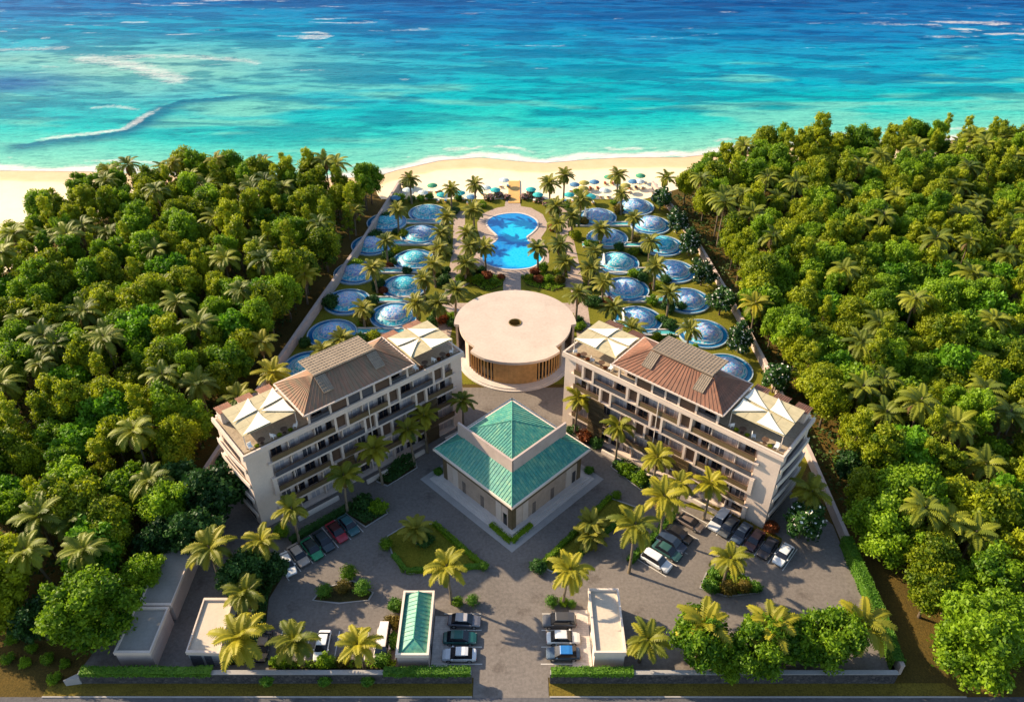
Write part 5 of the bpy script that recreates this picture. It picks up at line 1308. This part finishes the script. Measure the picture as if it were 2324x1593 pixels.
# court palms: (crown pixel, height, label)
for px, py, h, s, lab in ((480, 1240, 8.0, 1.15, 'tall palm standing over the end of the long shed'), (590, 1228, 6.6, .95, 'palm at the near end of the shaded parking row'), (655, 1156, 7.5, .9, 'palm at the outer corner of the left block, half in shade'),
                          (560, 1345, 5.2, 1.0, 'low palm in the dark bed above the small shed'), (545, 1452, 6.0, 1.3, 'big spreading palm beside the small tan shed'), (672, 1456, 5.0, 1.05, 'palm by the front wall left of the white car'), (812, 1462, 5.0, .95, 'palm by the front wall between the white car and the van'),
                          (1018, 1286, 7.5, 1.0, 'slim palm beside the drive near the green roofed gatehouse'), (1289, 1291, 7.8, 1.0, 'slim palm beside the drive near the cream gatehouse'), (1436, 1196, 9.5, 1.15, 'tall palm at the near end of the diagonal hedge'), (1508, 1128, 8.5, 1.15, 'tall palm in the clump behind the diagonal hedge'),
                          (1545, 1105, 7.5, .9, 'palm beside the tallest of the hedge clump'), (1607, 1098, 8.0, .95, 'palm between the right block and its row of cars'), (1497, 1038, 8.0, .95, 'palm in front of the right block, third from the round hall'), (1402, 972, 8.0, .95, 'palm in front of the right block, second from the round hall'),
                          (1313, 905, 8.5, .95, 'palm at the round hall end of the right block'), (1663, 1270, 6.5, .95, 'palm on the planted island in the right car park'), (1603, 1420, 6.5, 1.25, 'spreading palm among the leafy trees of the right front wall'), (1762, 1422, 6.5, 1.2, 'palm rising between leafy trees by the right front wall'),
                          (1466, 1452, 5.5, 1.0, 'palm beside the cream gatehouse, nearest the front wall'), (1964, 1420, 6.0, 1.3, 'wide palm at the right end of the front wall'), (1842, 1112, 7.0, 1.05, 'shaded palm at the outer gable of the right block'), (1045, 912, 8.0, .8, 'shaded palm at the round hall end of the left block'),
                          (967, 945, 8.0, .85, 'shaded palm in front of the left block, second from the round hall'), (930, 975, 8.0, .85, 'shaded palm in front of the left block, third from the round hall'), (850, 1020, 8.0, .95, 'shaded palm in front of the left block, fourth from the round hall'), (782, 1080, 8.0, .95, 'shaded palm in front of the left block, fifth from the round hall'),
                          (590, 778, 7.5, 1.05, 'palm leaning over the left wall above the lowest dome'), (612, 848, 8.0, 1.15, 'palm between the left wall and the back of the left block'), (537, 905, 7.0, 1.1, 'palm outside the left wall behind the outer gable'), (738, 548, 7.5, .95, 'palm outside the left wall level with the second dome'),
                          (690, 622, 7.5, .95, 'palm outside the left wall level with the third dome'), (802, 480, 7.0, .9, 'palm outside the left wall at the first dome'), (1715, 690, 8.0, 1.1, 'tall palm outside the right wall level with the round hall'), (1510, 405, 7.0, .95, 'palm at the edge of the right wood by the sand'), (395, 372, 11, 1.0, 'tall palm at the beach edge of the left wood'), (492, 362, 12, 1.0, 'tallest palm at the beach edge of the left wood'), (240, 392, 11, 1.05, 'palm at the beach tip of the left wood')):
    palm_px(px, py, h, 'coco%d' % RND.randrange(3), lab, None, s)
for px, py, h, lab in ((943, 1200, 3.2, 'pale fan plant on the triangular lawn'), (1343, 1185, 3.4, 'pale fan plant at the back of the slim lawn'), (1338, 1215, 2.4, 'low pale fan plant in the middle of the slim lawn')):
    palm_px(px, py, h, 'date1', lab, None, 1.05)
# garden palms
GP = [(930, 408, 7), (900, 476, 7), (875, 545, 6.5), (850, 608, 6.5), (822, 700, 5), (1022, 428, 7), (1078, 420, 8), (1075, 478, 6), (1018, 492, 6.5), (998, 565, 6.5), (985, 600, 6), (962, 632, 6), (945, 690, 6), (1030, 662, 8), (1060, 530, 8), (1066, 560, 7), (1102, 562, 6.5), (990, 690, 5.5), (1003, 530, 6), (1055, 598, 5), (775, 770, 4), (735, 795, 4.5),
      (1250, 416, 8), (1281, 398, 9), (1405, 398, 8), (1318, 452, 7), (1265, 508, 7), (1272, 556, 7), (1222, 562, 6.5), (1440, 495, 7), (1413, 440, 6), (1365, 520, 5.5), (1350, 572, 6), (1370, 640, 6), (1310, 668, 8), (1392, 700, 6), (1478, 548, 6.5), (1490, 602, 6.5), (1520, 668, 6.5), (1565, 748, 6), (1430, 745, 5.5), (1338, 610, 5.5), (1300, 490, 6), (1262, 470, 7), (1280, 595, 5)]
LM = [(k, *v) for k, v in DOMES.items()] + [('blue pool', 0, 176), ('round hall', .6, 128), ('boardwalk', 0, 203)]
USED = {}
def near(x, y):
    d = sorted(LM, key=lambda q: math.hypot(x - q[1], y - q[2])); n_, lx, ly = d[0]
    dx, dy = x - lx, y - ly
    s = ('seaward' if dy > 0 else 'landward') if abs(dy) > abs(dx) else ('right' if dx > 0 else 'left')
    return '%s of the %s' % (s, n_)
def uniq(base, x, y):
    p = near(x, y); k = (base, p); USED[k] = USED.get(k, 0) + 1
    return (base if USED[k] == 1 else '%s %s' % (ORD[USED[k]], base)) + ' ' + p
for i, (px, py, h) in enumerate(GP):
    x, y = at(px, py, h); palm(x, y, h, 'date%d' % (i % 3), uniq('tall garden palm' if h >= 7 else 'short garden palm', x, y), 'garden palms', RND.uniform(1.05, 1.3))
    for j in range(2):
        a = RND.uniform(0, 6.28); sx, sy = x + math.cos(a) * 1.2, y + math.sin(a) * 1.2
        if math.hypot(sx, sy - 172) < 13: continue
        k = ('leaf_dark', 'leaf_green', 'leaf_olive', 'leaf_gold', 'leaf_red')[(i * 2 + j * 3) % 5 if (i + j) % 3 else 0]
        shrub(k, sx, sy, RND.uniform(1.0, 1.7), uniq({'leaf_dark': 'dark bush', 'leaf_green': 'green bush', 'leaf_olive': 'olive bush', 'leaf_gold': 'golden bush', 'leaf_red': 'reddish bush'}[k], sx, sy), 'garden bushes', sz=RND.uniform(.8, 1.4))
for px, py, k, s in ((1085, 640, 'leaf_green', 1.6), (1105, 632, 'leaf_red', 1.5), (1120, 645, 'leaf_green', 1.3), (1138, 634, 'leaf_red', 1.1), (1065, 640, 'leaf_olive', 1.3), (1200, 636, 'leaf_olive', 1.3), (1222, 640, 'leaf_red', 1.4), (1245, 640, 'leaf_green', 1.5), (1268, 640, 'leaf_olive', 1.5), (1058, 615, 'leaf_dark', 1.9), (1285, 600, 'leaf_dark', 1.9),
                     (1095, 470, 'leaf_green', 1.4), (1110, 455, 'pink', 1.5), (1132, 448, 'pink', 1.4), (1150, 452, 'pink', 1.2), (1190, 452, 'pink', 1.3), (1205, 447, 'pink', 1.4), (1225, 458, 'pink', 1.3), (1240, 468, 'pink', 1.3), (1260, 462, 'pink', 1.2), (975, 452, 'leaf_hedge', 1.5), (1000, 445, 'leaf_gold', 1.3), (1040, 455, 'leaf_hedge', 1.4), (955, 455, 'leaf_hedge', 1.4), (1310, 440, 'leaf_green', 1.3),
                     (1255, 490, 'pink', 1.1), (1258, 520, 'pink', 1.1), (1345, 640, 'leaf_dark', 1.7), (1335, 560, 'leaf_green', 1.5), (1340, 690, 'leaf_dark', 1.8), (1010, 640, 'leaf_dark', 1.7), (1000, 720, 'leaf_green', 1.8), (1030, 740, 'leaf_dark', 1.7), (1310, 735, 'leaf_dark', 1.7), (925, 620, 'leaf_dark', 1.4), (845, 690, 'leaf_dark', 1.8), (835, 720, 'leaf_dark', 1.6), (860, 650, 'leaf_dark', 1.8), (880, 585, 'leaf_dark', 1.6), (1545, 700, 'leaf_dark', 1.5), (1510, 640, 'leaf_dark', 1.5), (1480, 690, 'leaf_green', 1.6), (1520, 745, 'leaf_dark', 1.8), (1460, 625, 'leaf_dark', 1.5)):
    x, y = at(px, py); nm = {'leaf_dark': 'dark bush', 'leaf_green': 'green bush', 'leaf_olive': 'olive bush', 'leaf_gold': 'golden bush', 'leaf_red': 'reddish bush', 'pink': 'pink flowering bush', 'leaf_hedge': 'bright bush'}[k]
    shrub(k, x, y, s, uniq(nm, x, y), 'garden bushes')

for i in range(5):
    for (xo, yo), (xi, yi) in ((at(*LO[i]), at(*LI[i])), (at(*RO[i]), at(*RI[i + 1]))):
        for j in range(4):
            f = (j + .7) / 4.6; x = xo + (xi - xo) * f + RND.uniform(-.5, .5); y = yo - 2.6 + RND.uniform(-.5, .5) - (1.6 if 1 <= j <= 2 else 0)
            if min(math.hypot(x - q[0], y - q[1]) for q in DOMES.values()) < 5.9: continue
            k = ('leaf_dark', 'leaf_green', 'leaf_dark', 'leaf_olive')[(i + j) % 4]; x_ = uniq({'leaf_dark': 'dark bush', 'leaf_green': 'green bush', 'leaf_olive': 'olive bush'}[k], x, y)
            shrub(k, x, y, RND.uniform(1.2, 1.9), x_, 'garden bushes', sz=RND.uniform(.9, 1.5))
# ------------------------------------------------------------------ beach things
def umb_me(col):
    def f(m):
        n = 10; r = 1.45
        ring = [(r * math.cos(2 * math.pi * i / n), r * math.sin(2 * math.pi * i / n), 2.05) for i in range(n)]; mid = [(x * .5, y * .5, 2.42) for x, y, z in ring]
        m.add(ring + mid + [(0, 0, 2.62)], [(i, (i + 1) % n, n + (i + 1) % n, n + i) for i in range(n)] + [(n + i, n + (i + 1) % n, 2 * n) for i in range(n)])
        low = [(x, y, z - .16) for x, y, z in ring]; m.add(ring + low, [(i, (i + 1) % n, n + (i + 1) % n, n + i) for i in range(n)])
    return one_mesh(f, 'shade', [M[col]])
UM = {c: umb_me(c) for c in ('teal_cloth', 'green_cloth', 'olive_cloth', 'pale_cloth', 'blue_cloth')}
POLE = one_mesh(lambda m: m.bar((0, 0, 0), (0, 0, 2.6), .05), 'pole', [M['white']])
BEDF = one_mesh(lambda m: (m.box(-.35, .35, -.95, .95, .28, .34), [m.box(a - .03, a + .03, b_ - .03, b_ + .03, 0, .28) for a in (-.3, .3) for b_ in (-.85, .85)]), 'frame', [M['timber']])
BEDM = {c: one_mesh(lambda m: m.add([(-.33, -.93, .35), (.33, -.93, .35), (.33, .35, .35), (-.33, .35, .35), (-.33, .93, .78), (.33, .93, .78), (-.33, -.93, .43), (.33, -.93, .43), (.33, .33, .43), (-.33, .33, .43), (-.33, .89, .85), (.33, .89, .85)],
        [(0, 1, 2, 3), (3, 2, 5, 4), (6, 7, 8, 9), (9, 8, 11, 10), (0, 1, 7, 6), (4, 5, 11, 10), (1, 2, 8, 7), (2, 5, 11, 8), (0, 3, 9, 6), (3, 4, 10, 9)]), 'mattress', [M[c]]) for c in ('white', 'red_cloth', 'blue_cloth')}
def umbrella(x, y, c, label, s=1.0):
    t = thing('beach_umbrella', label, 'umbrella', (x, y, .05), 0, 'beach umbrellas'); mesh_obj('shade', UM[c], t, scale=(s, s, 1)); mesh_obj('pole', POLE, t)
def sunbed(x, y, rz, c, label):
    t = thing('sun_lounger', label, 'lounger', (x, y, .05), rz, 'beach loungers'); mesh_obj('frame', BEDF, t); mesh_obj('mattress', BEDM[c], t)
UL = [(898, 448, 'blue_cloth'), (981, 420, 'green_cloth'), (960, 436, 'pale_cloth'), (1002, 441, 'teal_cloth'), (1044, 437, 'teal_cloth'), (1103, 425, 'pale_cloth'), (1124, 430, 'teal_cloth'), (1144, 408, 'pale_cloth'), (1205, 429, 'teal_cloth'), (1221, 441, 'teal_cloth'),
      (1292, 441, 'teal_cloth'), (1304, 418, 'blue_cloth'), (1349, 412, 'blue_cloth'), (1338, 445, 'teal_cloth'), (1324, 426, 'olive_cloth'), (1382, 401, 'green_cloth'), (1372, 431, 'pale_cloth'), (1437, 411, 'blue_cloth'), (1454, 398, 'green_cloth'), (1326, 414, 'olive_cloth'), (1452, 411, 'pale_cloth'), (1420, 420, 'olive_cloth'), (925, 430, 'pale_cloth'), (1070, 446, 'blue_cloth')]
CN = {'teal_cloth': 'teal', 'green_cloth': 'green', 'olive_cloth': 'olive', 'pale_cloth': 'pale', 'blue_cloth': 'blue'}
cnt = {}; k = 0
for px, py, c in sorted(UL):
    x, y = at(px, py, 2.2); side = 'left' if x < 0 else 'right'; cnt[(c, side)] = cnt.get((c, side), 0) + 1
    umbrella(x, y, c, '%s beach umbrella, %s %s one from the left edge, %s of the boardwalk' % (CN[c], ORD[cnt[(c, side)]], CN[c], side), 1.25 if (px, py) == (1338, 445) else 1.0)
    for j, dx in enumerate((-1.0, 1.0)):
        k += 1; cb = 'red_cloth' if px in (1382, 1437, 1349) else ('blue_cloth' if k % 5 == 0 else 'white')
        sunbed(x + dx, y - .2, math.pi + RND.uniform(-.1, .1), cb, '%s lounger on the %s side of the %s %s umbrella %s of the boardwalk' % ({'white': 'white', 'red_cloth': 'red', 'blue_cloth': 'blue'}[cb], 'left' if j == 0 else 'right', ORD[cnt[(c, side)]], CN[c], side))
